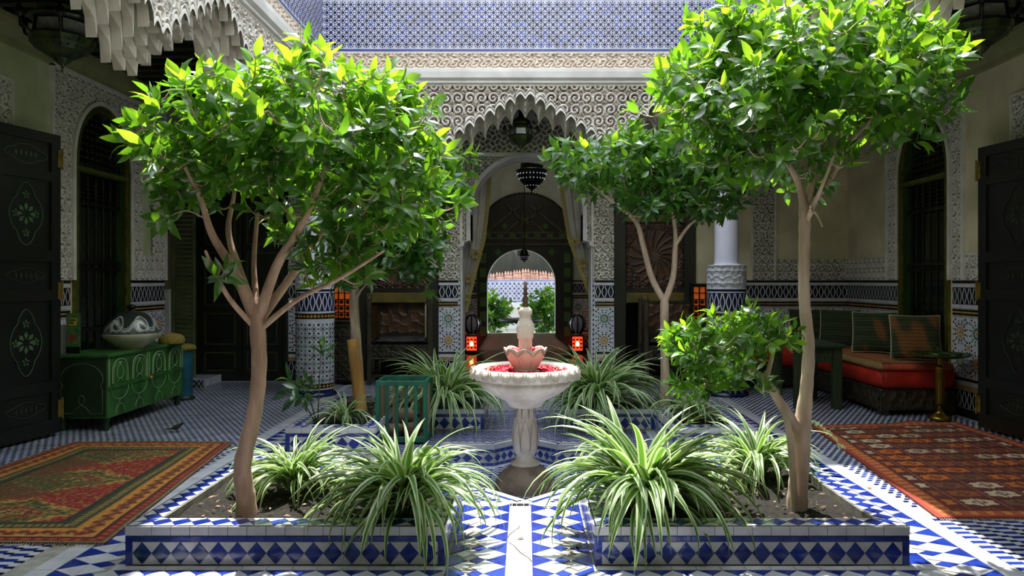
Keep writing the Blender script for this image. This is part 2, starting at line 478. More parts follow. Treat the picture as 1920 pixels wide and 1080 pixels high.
# cross aisle: white bands and fine lozenges
def loz(x0, x1, y0, y1, c=.075, cond=None, mi=BL, sq=.62):
    for i in range(int((x1 - x0) / c) + 1):
        for j in range(int((y1 - y0) / (c * .5)) + 1):
            X = x0 + i * c + (c / 2 if j % 2 else 0); Yc = y0 + j * c * .5
            if X > x1 or Yc > y1: continue
            if cond and not cond(X, Yc): continue
            h = c * .5 * (.98 if (j % 2) else .55)
            addt([(X - h, Yc), (X, Yc - h * .62), (X + h, Yc), (X, Yc + h * .62)], mi)
def frame_strip(x0, x1, y0, y1, L=.11):
    if x1 - x0 > y1 - y0:
        n = max(1, int((x1 - x0) / L)); w = (x1 - x0) / n
        for i in range(n): addt([(x0 + i * w, y0), (x0 + (i + 1) * w, y0), (x0 + (i + 1) * w, y1), (x0 + i * w, y1)], WH)
    else:
        n = max(1, int((y1 - y0) / L)); w = (y1 - y0) / n
        for i in range(n): addt([(x0, y0 + i * w), (x1, y0 + i * w), (x1, y0 + (i + 1) * w), (x0, y0 + (i + 1) * w)], WH)
frame_strip(-.42, .36, 4.62, 4.68)
frame_strip(-2.05, -1.22, 5.14, 5.22); frame_strip(1.2, 1.97, 5.14, 5.22)
frame_strip(-2.05, -1.22, 6.0, 6.08); frame_strip(1.2, 1.97, 6.0, 6.08)
frame_strip(-1.25, -1.17, 4.7, 6.9); frame_strip(1.15, 1.23, 4.7, 6.9)
cA = lambda x, y: not instar(x, y, .10) and not inplanter(x, y)
loz(-1.15, 1.13, 4.72, 6.94, .07, cA)
loz(-2.3, -1.28, 5.26, 5.98, .09, cA); loz(1.26, 2.3, 5.26, 5.98, .09, cA)
frame_strip(-.03, .03, 6.68, 7.9)
loz(-.38, -.05, 6.98, 8.0, .07); loz(.05, .37, 6.98, 8.0, .07)
# white rim blocks around the star
for k in range(16):
    a = STAR[k]; c = STAR[(k + 1) % 16]
    L = math.hypot(c[0] - a[0], c[1] - a[1]); ux, uy = (c[0] - a[0]) / L, (c[1] - a[1]) / L
    nx, ny = uy, -ux
    n = max(1, round(L / .075))
    for i in range(n):
        s0, s1 = i * L / n, (i + 1) * L / n
        addt([(a[0] + ux * s0, a[1] + uy * s0), (a[0] + ux * s1, a[1] + uy * s1), (a[0] + ux * s1 + nx * .05, a[1] + uy * s1 + ny * .05), (a[0] + ux * s0 + nx * .05, a[1] + uy * s0 + ny * .05)], WH)
    addt([(a[0] + nx * .055, a[1] + ny * .055), (c[0] + nx * .055, c[1] + ny * .055), (c[0] + nx * .072, c[1] + ny * .072), (a[0] + nx * .072, a[1] + ny * .072)], BL)
# small gallery floor pattern
def gal(x0, x1, y0, y1, c=.062):
    for i in range(int((x1 - x0) / c)):
        for j in range(int((y1 - y0) / (c * .8))):
            X = x0 + i * c; Yc = y0 + j * c * .8
            o = (j % 2) * c * .5
            tiles.append(([(X + o, Yc), (X + o + c * .62, Yc), (X + o + c * .80, Yc + c * .62), (X + o + c * .18, Yc + c * .62)], BL if rng.random() < .4 else NV, -.001))
nb = len(tiles)
gal(-4.6, -XS - .06, 4.4, 10.3); gal(XS + .06, 4.6, 4.6, 10.3); gal(-XS, XS, 7.85, 10.3)
def tile_mesh(lst, name):
    b = MB()
    for poly, mi, z in lst:
        q = shrink(poly)
        top = [(x, y, z) for x, y in q]
        # keep the winding upward
        ar = sum(q[i][0] * q[(i + 1) % len(q)][1] - q[(i + 1) % len(q)][0] * q[i][1] for i in range(len(q)))
        if ar < 0: top = top[::-1]
        b.poly(top, mi)
        if z >= 0:
            low = [(x, y, -.004) for x, y, _ in top]; n = len(top)
            for i in range(n): b.poly([low[i], low[(i + 1) % n], top[(i + 1) % n], top[i]], mi)
    return b.mesh(name, ZM)
main = tiles[:nb]; fine = tiles[nb:]
def vis(t):
    cx = sum(p[0] for p in t[0]) / len(t[0]); cy = sum(p[1] for p in t[0]) / len(t[0])
    if inplanter(cx, cy): return 2
    px = VPX + cx / cy * FPX; py = VPY + EYE / cy * FPX
    return 0 if (0 < px < 1920 and py < 1085) else 1
def area(t):
    q = t[0]; cy = sum(p[1] for p in q) / len(q)
    return abs(sum(q[i][0] * q[(i + 1) % len(q)][1] - q[(i + 1) % len(q)][0] * q[i][1] for i in range(len(q)))) / cy ** 3
m0 = sorted([t for t in main if vis(t) == 0], key=lambda t: -area(t)); rest = [t for t in main if vis(t) == 1]
for t in m0[:300]:
    z = t[2] + rng.uniform(0, .0008)
    link('floor_tile', tile_mesh([(t[0], t[1], z)], 'floor_tile'), floor)
o = link('floor_mosaic', tile_mesh(m0[300:] + rest, 'floor_mosaic'), floor); o['kind'] = 'stuff'
# gallery mosaic: pale bed with slim dark lozenges
b = MB()
for x0, x1, y0, y1 in ((-4.64, -XS - .06, 4.1, 10.36), (XS + .06, 4.64, 4.45, 10.36), (-XS, XS, 7.8, 10.36)):
    b.poly([(x0, y0, -.002), (x1, y0, -.002), (x1, y1, -.002), (x0, y1, -.002)], 0)
o = b.build('gallery_tile_bed', mat('worn_white_tile', srgb(190, 192, 196), .35, col2=srgb(160, 162, 168), scale=5), floor)
o = link('gallery_mosaic', tile_mesh(fine, 'gallery_mosaic'), floor); o['kind'] = 'stuff'
# sunken star: riser with its diamonds, and the basin floor
DEP = .19
b = MB()
b.poly([(x, y, -DEP) for x, y in STAR], 0)
b.build('basin_bed', T_white, floor)
pt = Pat()
c = .075
for i in range(int(2 * D_ / c) + 1):
    for j in range(int(2 * D_ / (c * .5)) + 1):
        X = -D_ + i * c + (c / 2 if j % 2 else 0); Yc = CY - D_ + j * c * .5
        if instar(X, Yc, -.05) and (X * X + (Yc - CY) ** 2) > .04:
            h = c * .5 * (.95 if j % 2 else .5)
            pt.add([(X - h, Yc), (X, Yc - h * .7), (X + h, Yc), (X, Yc + h * .7)], BL, .002)
pt.build('basin_mosaic', lambda u, v, h=0: (u, v, -DEP + h), ZM, floor)
b = MB(); pt = []
for k in range(16):
    a = STAR[k]; c = STAR[(k + 1) % 16]
    L = math.hypot(c[0] - a[0], c[1] - a[1]); ux, uy = (c[0] - a[0]) / L, (c[1] - a[1]) / L
    nin = (-uy, ux)
    mp = lambda u, v, h=0, a=a, ux=ux, uy=uy, nin=nin: (a[0] + ux * u + nin[0] * h, a[1] + uy * u + nin[1] * h, -DEP + v)
    b.poly([mp(0, 0), mp(L, 0), mp(L, DEP), mp(0, DEP)], WH)
    for v0, v1, mi in ((.005, .03, BL), (.118, .145, BL), (.15, .188, WH)):
        n = max(1, round(L / .07))
        for i in range(n): b.poly([mp(i * L / n + .002, v0, .003), mp((i + 1) * L / n - .002, v0, .003), mp((i + 1) * L / n - .002, v1, .003), mp(i * L / n + .002, v1, .003)], mi)
    n = max(1, round(L / .085)); w = L / n
    for i in range(n):
        cu = (i + .5) * w
        b.poly([mp(cu - w * .46, .074, .004), mp(cu, .036, .004), mp(cu + w * .46, .074, .004), mp(cu, .112, .004)], BL)
o = b.build('basin_riser', ZM, floor)

# ------------------------------------------------------------------ WALLS
def comb(pt, u0, u1, v0, v1, mi_line=WH, mi_bg=BK, c=.085, h=.002):
    """lambrequin band: pale interlacing links on a dark ground"""
    pt.rect(u0, u1, v0, v1, mi_bg, h * .5)
    n = max(1, round((u1 - u0) / c)); c = (u1 - u0) / n; H = v1 - v0
    for i in range(n):
        x = u0 + (i + .5) * c
        for sg in (-1, 1):
            pts = []
            for k in range(9):
                t = k / 8
                pts.append((x + sg * c * (.12 + .26 * (.5 - .5 * math.cos(2 * PI * (t * 1.0)))) , v0 + H * (.04 + .92 * t)))
            pt.ribbon(pts, c * .13, mi_line, h)
        pt.add([(x - c * .09, v0 + H * .5), (x, v0 + H * .38), (x + c * .09, v0 + H * .5), (x, v0 + H * .62)], BL if i % 2 else GR, h)
def rosettes(pt, u0, u1, v0, v1, c=.27, seed=0):
    pt.rect(u0, u1, v0, v1, WH, .0005)
    nu = max(1, round((u1 - u0) / c)); nv = max(1, round((v1 - v0) / c)); cu = (u1 - u0) / nu; cv = (v1 - v0) / nv
    inb = lambda P: all(u0 - 1e-4 <= p[0] <= u1 + 1e-4 and v0 - 1e-4 <= p[1] <= v1 + 1e-4 for p in P)
    def add(P, m):
        if inb(P): pt.add(P, m, .002)
    for i in range(2 * nu + 1):
        for j in range(2 * nv + 1):
            if (i + j) % 2: continue
            x = u0 + i * cu / 2; y = v0 + j * cv / 2
            big = (i % 2 == 1)
            R = min(cu, cv) * .5
            kind = (i // 2 + j // 2 + seed) % 2
            if big:
                add(ngon(x, y, R * .16, 10), YE)
                for k in range(12):
                    a = 2 * PI * k / 12
                    add(kite(x, y, a, R * .18, R * .5, R * .10), GR if kind else YE)
                    add(kite(x, y, a + PI / 12, R * .50, R * .74, R * .10), BK if not kind else GR)
                for k in range(12):
                    a = 2 * PI * (k + .5) / 12
                    add(ngon(x + R * .86 * math.cos(a), y + R * .86 * math.sin(a), R * .085, 4, a), BK)
            else:
                add(star(x, y, R * .26, R * .13, 8), YE)
                for k in range(8):
                    a = 2 * PI * k / 8
                    add(kite(x, y, a + PI / 8, R * .28, R * .52, R * .10), BK)
def dado(name, parent, u0, u1, mp, clip=None, top=1.45, seed=0, skirt=True):
    """tile dado: u along the wall, v = height"""
    pt = Pat()
    pt.rect(u0, u1, 0.0, top, GT, 0)
    pt.rect(u0, u1, top - .035, top - .008, BK, .002)
    pt.rect(u0, u1, top - .075, top - .04, WH, .002)
    comb(pt, u0, u1, top - .26, top - .08)
    pt.rect(u0, u1, top - .30, top - .262, WH, .002)
    for a in (.335, .375): pt.rect(u0, u1, top - a, top - a + .022, BK, .002)
    pt.rect(u0, u1, top - .352, top - .338, YE, .002)
    rosettes(pt, u0, u1, .42, top - .40, seed=seed)
    pt.rect(u0, u1, .385, .41, BK, .002); pt.rect(u0, u1, .34, .375, WH, .002); pt.rect(u0, u1, .30, .33, YE, .002)
    comb(pt, u0, u1, .10, .28)
    pt.rect(u0, u1, .0, .095, BK, .002)
    return pt.build(name, mp, ZM, parent, clip)

XW = 4.65
H_W = 3.75
def archmask(cy, hw, zs, rise, yy, zz, g=0.0):
    d = np.abs(yy - cy)
    low = (zz <= zs) & (d < hw + g)
    up = (zz > zs) & ((d / (hw + g)) ** 2 + ((zz - zs) / (rise + g)) ** 2 < 1)
    return low | up
def archpts(cy, hw, zs, rise, n=20, z0=0.0):
    pts = [(cy - hw, z0), (cy - hw, zs)]
    for k in range(1, n): 
        a = PI - PI * k / n; pts.append((cy + hw * math.cos(a), zs + rise * math.sin(a) ** .92))
    pts += [(cy + hw, zs), (cy + hw, z0)]
    return pts

def side_wall(side):
    sg = -1 if side == 'left' else 1
    X = sg * XW
    wc, hw = (7.91, .49) if side == 'left' else (8.40, .50)
    zs, rise = 2.66, .66
    yend = 9.27 if side == 'left' else 10.4
    Mpl = M_plaster_l if side == 'left' else M_plaster_r
    # wall body, built as blocks round the window opening
    b = MB()
    T = X + sg * .3
    b.box(X, T, -2.2, wc - hw, 0, 4.0); b.box(X, T, wc + hw, yend, 0, 4.0)
    b.box(X, T, wc - hw, wc + hw, zs + rise + .02, 4.0)
    ap = archpts(wc, hw, zs, rise, 24, zs)
    for i in range(len(ap) - 1):
        (y0, z0), (y1, z1) = ap[i], ap[i + 1]
        if abs(y1 - y0) < 1e-5: continue
        ztop = zs + rise + .02
        b.poly([(X, y0, z0), (X, y1, z1), (X, y1, ztop), (X, y0, ztop)]); b.poly([(X, y0, z0), (X, y1, z1), (T, y1, z1), (T, y0, z0)])
    w = b.build('wall_' + side, Mpl); w['kind'] = 'structure'
    ys, ye = (7.05, 9.27) if side == 'left' else (7.62, 9.23)
    N = (-sg, 0, 0)
    # carved frame round the window
    mp = plane_map((X - sg * .004, ys, 1.45), (0, 1, 0), (0, 0, 1), N)
    def mask(u, v):
        k = ~archmask(wc, hw, zs, rise, u + ys, v + 1.45, .06)
        if side == 'left': k &= ~((u + ys > 8.72) & (u + ys < 8.93) & (v + 1.45 > 1.75) & (v + 1.45 < 3.0))
        return k
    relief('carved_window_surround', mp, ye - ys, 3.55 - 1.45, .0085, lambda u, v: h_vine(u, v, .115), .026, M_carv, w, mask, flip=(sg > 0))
    # edge mouldings of the frame
    b = MB()
    for yy in (ys, ye): b.box(X - sg * .035, X, yy - .02, yy + .02, 1.45, 3.57)
    b.box(X - sg * .035, X, ys - .02, ye + .02, 3.55, 3.585)
    # moulding round the arch
    ao = archpts(wc, hw + .075, zs, rise + .075, 24, 1.45); ai = archpts(wc, hw + .03, zs, rise + .03, 24, 1.45)
    for i in range(len(ao) - 1):
        q = [ao[i], ao[i + 1], ai[i + 1], ai[i]]
        b.poly([(X - sg * .045, y_, z_) for y_, z_ in q]); b.poly([(X - sg * .045, ao[i][0], ao[i][1]), (X - sg * .045, ao[i + 1][0], ao[i + 1][1]), (X, ao[i + 1][0], ao[i + 1][1]), (X, ao[i][0], ao[i][1])])
        b.poly([(X - sg * .045, ai[i][0], ai[i][1]), (X - sg * .045, ai[i + 1][0], ai[i + 1][1]), (X, ai[i + 1][0], ai[i + 1][1]), (X, ai[i][0], ai[i][1])])
    b.build('surround_moulding', M_stucco_in, w)
    # band of stucco under the plain panels and the near carved panel
    for (a, c_, z0, z1) in (((3.5, 6.5, 1.45, 3.25) if side == 'left' else (3.5, 6.86, 1.45, 3.2)), ((6.5, 7.03, 1.45, 1.75) if side == 'left' else (6.9, 7.6, 1.45, 1.72))):
        mp = plane_map((X - sg * .004, a, z0), (0, 1, 0), (0, 0, 1), N)
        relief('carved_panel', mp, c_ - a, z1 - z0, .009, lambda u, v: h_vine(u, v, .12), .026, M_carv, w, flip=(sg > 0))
        b = MB()
        for yy in (a, c_): b.box(X - sg * .03, X, yy - .012, yy + .012, z0, z1)
        b.box(X - sg * .03, X, a, c_, z1 - .012, z1 + .012); b.build('panel_edge', M_stucco_in, w)
    if side == 'right':
        mp = plane_map((X - .012, 9.23, 1.45), (0, 1, 0), (0, 0, 1), N)
        relief('carved_band', mp, 10.4 - 9.23, .30, .013, lambda u, v: h_star(u, v, .13), .02, M_carv, w, flip=True)
    # cornice under the ceiling
    b = MB()
    prof = [(0, 3.56), (.03, 3.57), (.04, 3.62), (.10, 3.70), (.12, 3.76), (.12, 3.80), (0, 3.80)]
    b.prism(prof, lambda a, z: (X - sg * a, -2.0, z), lambda a, z: (X - sg * a, yend, z))
    b.build('cornice', mat('gallery_cornice', srgb(150, 150, 104), .8, col2=srgb(130, 134, 92), scale=3), w)
    # dado
    mpd = plane_map((X - sg * .004, 0, 0), (0, 1, 0), (0, 0, 1), N)
    dado('tile_dado', w, 5.0, wc - hw - .07, mpd); dado('tile_dado', w, wc + hw + .07, yend, mpd, seed=1)
    # window
    n_ = '1' if side == 'left' else '2'
    win = MB()
    F = X + sg * .06
    def ring(b, o1, r1, o2, xa, xb, mi, z0=0.02):
        A = archpts(wc, hw + o1, zs, rise + o1, 24, z0); B = archpts(wc, hw + o2, zs, rise + o2, 24, z0)
        for i in range(len(A) - 1):
            b.poly([(xa, A[i][0], A[i][1]), (xa, A[i + 1][0], A[i + 1][1]), (xa, B[i + 1][0], B[i + 1][1]), (xa, B[i][0], B[i][1])], mi)
            for Q in (A, B): b.poly([(xa, Q[i][0], Q[i][1]), (xa, Q[i + 1][0], Q[i + 1][1]), (xb, Q[i + 1][0], Q[i + 1][1]), (xb, Q[i][0], Q[i][1])], mi)
    ring(win, .03, 0, -.035, X - sg * .02, X + sg * .12, 0)
    ring(win, .035, 0, .022, X - sg * .03, X, 1); ring(win, -.03, 0, -.042, X - sg * .026, X, 1)
    wo = win.build('window_' + n_, [M_green, M_gold]); wo['kind'] = 'structure'
    b = MB(); b.box(X - sg * .025, X + sg * .06, wc - hw, wc + hw, zs - .075, zs - .01, 0, bev=.01); b.box(X - sg * .032, X, wc - hw, wc + hw, zs - .05, zs - .035, 1)
    b.build('transom', [M_green, M_gold], wo)
    b = MB()
    pts = archpts(wc, hw - .03, zs, rise - .03, 24, .02)
    b.poly([(X + sg * .118, y_, z_) for y_, z_ in pts])
    b.build('window_pane', mat('dark_green_glass', srgb(8, 20, 8), .12, col2=srgb(18, 36, 12), scale=3), wo)
    # lower turned grille: upright bars with beads
    nb_ = 7
    for i in range(nb_):
        yy = wc - hw + .07 + i * (2 * hw - .14) / (nb_ - 1)
        b = MB(); prof = []
        z = .05
        while z < zs - .09:
            prof += [(.008, z), (.008, z + .03), (.017, z + .045), (.008, z + .06), (.011, z + .1), (.008, z + .13)]; z += .15
        b.lathe([(r, zz) for r, zz in prof], (X + sg * .07, yy, 0), 6)
        b.build('grille_bar', M_black, wo)
    for zz in (.9, 1.55, 1.62, 2.25):
        boxobj('grille_rail', (X + sg * .05, X + sg * .085, wc - hw + .03, wc + hw - .03, zz, zz + .035), M_black, wo)
    # dense carved screen between rails
    b = MB()
    for z0, z1, dz in ((2.28, 2.56, .045), (1.59, 1.62, .03), (.9, 1.5, 9)):
        if dz > 1: continue
        z = z0
        while z < z1:
            for i in range(14):
                yy = wc - hw + .05 + i * (2 * hw - .1) / 13
                b.box(X + sg * .06, X + sg * .078, yy - .012, yy + .012, z, z + dz * .6)
            z += dz
    o = b.build('carved_screen', M_black, wo); o['kind'] = 'stuff'
    # beaded lattice in the arched head
    b = MB()
    nz = 9; ny = 11
    for i in range(ny):
        yy = wc - hw + .04 + i * (2 * hw - .08) / (ny - 1)
        zt = zs + (rise - .04) * math.sqrt(max(0, 1 - ((yy - wc) / (hw - .02)) ** 2))
        if zt - zs > .03: b.box(X + sg * .06, X + sg * .07, yy - .004, yy + .004, zs, zt, 0)
        for j in range(nz):
            z = zs + .03 + j * rise / nz
            if archmask(wc, hw - .05, zs, rise - .05, np.array(yy), np.array(z)): 
                b.lathe([(.001, -.013), (.013, 0), (.001, .013)], (X + sg * .055, yy, z), 6, mi=1)
    for j in range(nz):
        z = zs + .03 + j * rise / nz
        hy = (hw - .04) * math.sqrt(max(0, 1 - ((z - zs) / (rise - .03)) ** 2))
        b.box(X + sg * .06, X + sg * .07, wc - hy, wc + hy, z - .004, z + .004, 0)
    o = b.build('beaded_lattice', [M_black, M_green], wo); o['kind'] = 'stuff'
    # dark box added behind the pane to stop outside light leaking in
    b = MB(); b.box(X + sg * .15, X + sg * .60, wc - hw - .05, wc + hw + .05, 0, zs + rise + .1); b.box(X + sg * .125, X + sg * .16, wc - hw - .02, wc + hw + .02, 0, zs + rise + .05)
    b.build('window_light_block', M_black, wo)
    boxobj('window_sill', (X - sg * .02, X + sg * .28, wc - hw, wc + hw, 0, .03), M_dwood, wo)
    return w
wl = side_wall('left'); wr = side_wall('right')

# back wall with arch and two niches
YB = 10.4
b = MB()
for x0, x1 in ((-5.6, -2.45), (-1.45, -1.25), (1.28, 1.45), (2.45, 4.95)): b.box(x0, x1, YB, YB + .35, 0, 4.0)
for x0, x1 in ((-2.45, -1.45), (1.45, 2.45)): b.box(x0, x1, YB, YB + .35, 2.75, 4.0); b.box(x0, x1, YB + .95, YB + 1.0, 0, 2.75); b.box(x0, x1, YB, YB + 1.0, 2.7, 2.76)
for x0, x1 in ((-2.5, -2.45), (-1.45, -1.40), (1.40, 1.45), (2.45, 2.5)): b.box(x0, x1, YB + .3, YB + 1, 0, 2.75)
wb = b.build('wall_back', M_plaster_r); wb['kind'] = 'structure'
AW, AC = .81, 2.41
def open_half(z):
    return .95 if z < 2.0 else (AW if z < AC else AW * math.sqrt(max(0, 1 - ((z - AC) / AW) ** 2)))
def amask(u, v):
    x = np.abs(u - 1.25 - .02); z = v + 1.45
    ins = ((z < 2.0) & (x < .95)) | ((z >= 2.0) & (z < AC) & (x < AW)) | ((z >= AC) & (np.hypot(x, z - AC) < AW))
    return ~ins
def hback(u, v):
    z = v + 1.45; x = np.abs(u - 1.27)
    st = h_star(u, v, .075); sc = h_lace(u, v, .075); vi = h_vine(u, v, .13)
    r = np.hypot(x, np.maximum(z - AC, 0))
    return np.where(z > 3.3, sc, np.where((z > 3.24), 1.0, np.where((z < 2.9) & (x > .97), vi, np.where((x > .93) & (x < .97), 1.2, st))))
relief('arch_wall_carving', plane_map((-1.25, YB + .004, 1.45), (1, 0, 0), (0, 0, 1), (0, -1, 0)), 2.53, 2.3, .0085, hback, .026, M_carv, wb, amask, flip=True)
# smooth archivolt and reveal
b = MB()
prof = [(-.95, 0), (-.95, 1.93), (-.90, 1.95), (-.90, 2.0), (-AW, 2.02), (-AW, AC)]
n = 28
for k in range(1, n): a = PI - PI * k / n; prof.append((AW * math.cos(a), AC + AW * math.sin(a)))
prof += [(AW, AC), (AW, 2.02), (.90, 2.0), (.90, 1.95), (.95, 1.93), (.95, 0)]
def off(p, d):
    x, z = p
    if z <= AC: return (x + math.copysign(d, x), z)
    r = math.hypot(x, z - AC); return (x * (r + d) / r, AC + (z - AC) * (r + d) / r)
for i in range(len(prof) - 1):
    p, q = prof[i], prof[i + 1]
    b.poly([(p[0] + .02, YB - .04, p[1]), (q[0] + .02, YB - .04, q[1]), (q[0] + .02, YB + .45, q[1]), (p[0] + .02, YB + .45, p[1])], 0, True)
    if p[1] > 1.9 and q[1] > 1.9:
        P2, Q2 = off(p, .06), off(q, .06)
        b.poly([(p[0] + .02, YB - .04, p[1]), (P2[0] + .02, YB - .04, P2[1]), (Q2[0] + .02, YB - .04, Q2[1]), (q[0] + .02, YB - .04, q[1])])
        b.poly([(P2[0] + .02, YB - .04, P2[1]), (P2[0] + .02, YB, P2[1]), (Q2[0] + .02, YB, Q2[1]), (Q2[0] + .02, YB - .04, Q2[1])])
b.build('arch_reveal', M_white, wb)
b = MB(); b.box(-1.25, 1.28, YB + .02, YB + .1, 3.28, 4.0)
for sx in (-1, 1): b.box(.02 + sx * 1.27, .02 + sx * .93, YB + .01, YB + .45, 0, 3.4)
for i in range(n):                      # spandrel fill behind the carving
    a0 = PI * i / n; a1 = PI * (i + 1) / n
    p0 = (AW * math.cos(a0), AC + AW * math.sin(a0)); p1 = (AW * math.cos(a1), AC + AW * math.sin(a1))
    b.poly([(p0[0] + .02, YB + .01, p0[1]), (p1[0] + .02, YB + .01, p1[1]), (p1[0] + .02, YB + .01, 3.4), (p0[0] + .02, YB + .01, 3.4)])
for sx in (-1, 1): b.box(.02 + sx * .96, .02 + sx * AW, YB + .01, YB + .4, 2.02, 3.4)
b.build('arch_masonry', M_white, wb)
mpb = plane_map((0, YB - .006, 0), (1, 0, 0), (0, 0, 1), (0, -1, 0))
for a, c_ in ((-1.25, -.97), (1.0, 1.28)):
    o = dado('pier_dado', wb, a, c_, mpb)
for xx in (-.95, .985):                    # white edge strip with small black keys
    pt = Pat(); pt.rect(xx - .02, xx + .02, 0, 1.42, WH, .004)
    for k in range(20): pt.rect(xx - .012, xx + .006, .02 + k * .07, .05 + k * .07, NV, .006)
    pt.build('edge_strip', mpb, ZM, wb)
dado('tile_dado', wb, 2.62, XW, mpb, seed=1); dado('tile_dado', wb, -3.42, -2.5, mpb)
for a, c_, z0, z1, cc in ((3.27, 3.60, 1.45, 3.7, .15), (3.60, XW, 1.45, 1.75, .15), (-3.42, -2.5, 1.45, 3.7, .15), (-1.25, -.97, 1.47, 2.9, .13)):
    if a == -1.25: continue
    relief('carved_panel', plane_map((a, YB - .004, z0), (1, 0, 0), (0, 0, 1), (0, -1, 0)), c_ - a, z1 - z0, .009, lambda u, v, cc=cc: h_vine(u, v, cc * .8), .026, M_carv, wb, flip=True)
for xx in (3.27, 3.60): boxobj('panel_edge', (xx - .012, xx + .012, YB - .04, YB, 1.45, 3.7), M_stucco_in, wb)

# end wall of the camera gallery
o = boxobj('wall_front', (-5, 5, -2.4, -2.2, 0, 4.0), M_plaster_r); o['kind'] = 'structure'
# far left alcove
b = MB(); b.box(-5.9, -5.6, 9.0, 10.8, 0, 4.0); b.box(-5.7, -4.94, 9.0, 9.27, 0, 4.0)
o = b.build('wall_alcove', M_dwood); o['kind'] = 'structure'
# gallery ceilings of dark timber
b = MB()
b.box(-5.7, -2.62, -2.3, 10.6, 3.96, 4.02); b.box(2.5, 5, -2.3, 10.6, 3.96, 4.02); b.box(-2.62, 2.5, 9.0, 10.6, 3.96, 4.02); b.box(-2.62, 2.5, -2.3, 2.5, 3.96, 4.02)
ceil = b.build('ceiling', M_dwood); ceil['kind'] = 'structure'
me = None
y = 3.0
while y < 10.3:
    for x0, x1 in ((-4.62, -2.95), (2.85, 4.62)):
        boxobj('ceiling_beam', (x0, x1, y, y + .09, 3.80, 3.955), M_dwood, ceil, .01)
    y += .24
x = -2.5
while x < 2.5:
    boxobj('ceiling_beam', (x, x + .09, 9.45, 10.38, 3.80, 3.955), M_dwood, ceil, .01); x += .24

# ------------------------------------------------------------------ ARCADE FACES
def tile_panel(name, mp, W, H, parent, m_bg=WH, c=.098):
    """blue rosettes of dots on white"""
    pt = Pat(); pt.rect(0, W, 0, H, 8, 0)
    pt.rect(0, W, 0, .022, BL, .002); pt.rect(0, W, H - .022, H, BL, .002)
    nu = int(W / c); nv = int((H - .05) / c)
    for i in range(nu):
        for j in range(nv):
            x = (i + .5) * W / nu; y = .03 + (j + .5) * (H - .06) / nv
            k0 = NV if rng.random() < .75 else BL
            pt.add(ngon(x, y, .021, 8, PI / 8), k0, .002)
            for k in range(8):
                a = 2 * PI * k / 8
                pt.add(ngon(x + .036 * math.cos(a), y + .036 * math.sin(a), .0115, 4, a), NV if rng.random() < .75 else BL, .002)
            if i < nu - 1 and j < nv - 1: pt.add(ngon(x + W / nu / 2, y + (H - .06) / nv / 2, .021, 8, PI / 8), NV if rng.random() < .7 else BL, .002)
    return pt.build(name, mp, ZM + [mat('pale_blue_tile', srgb(190, 190, 204), .4, col2=srgb(172, 172, 188), scale=6)], parent)

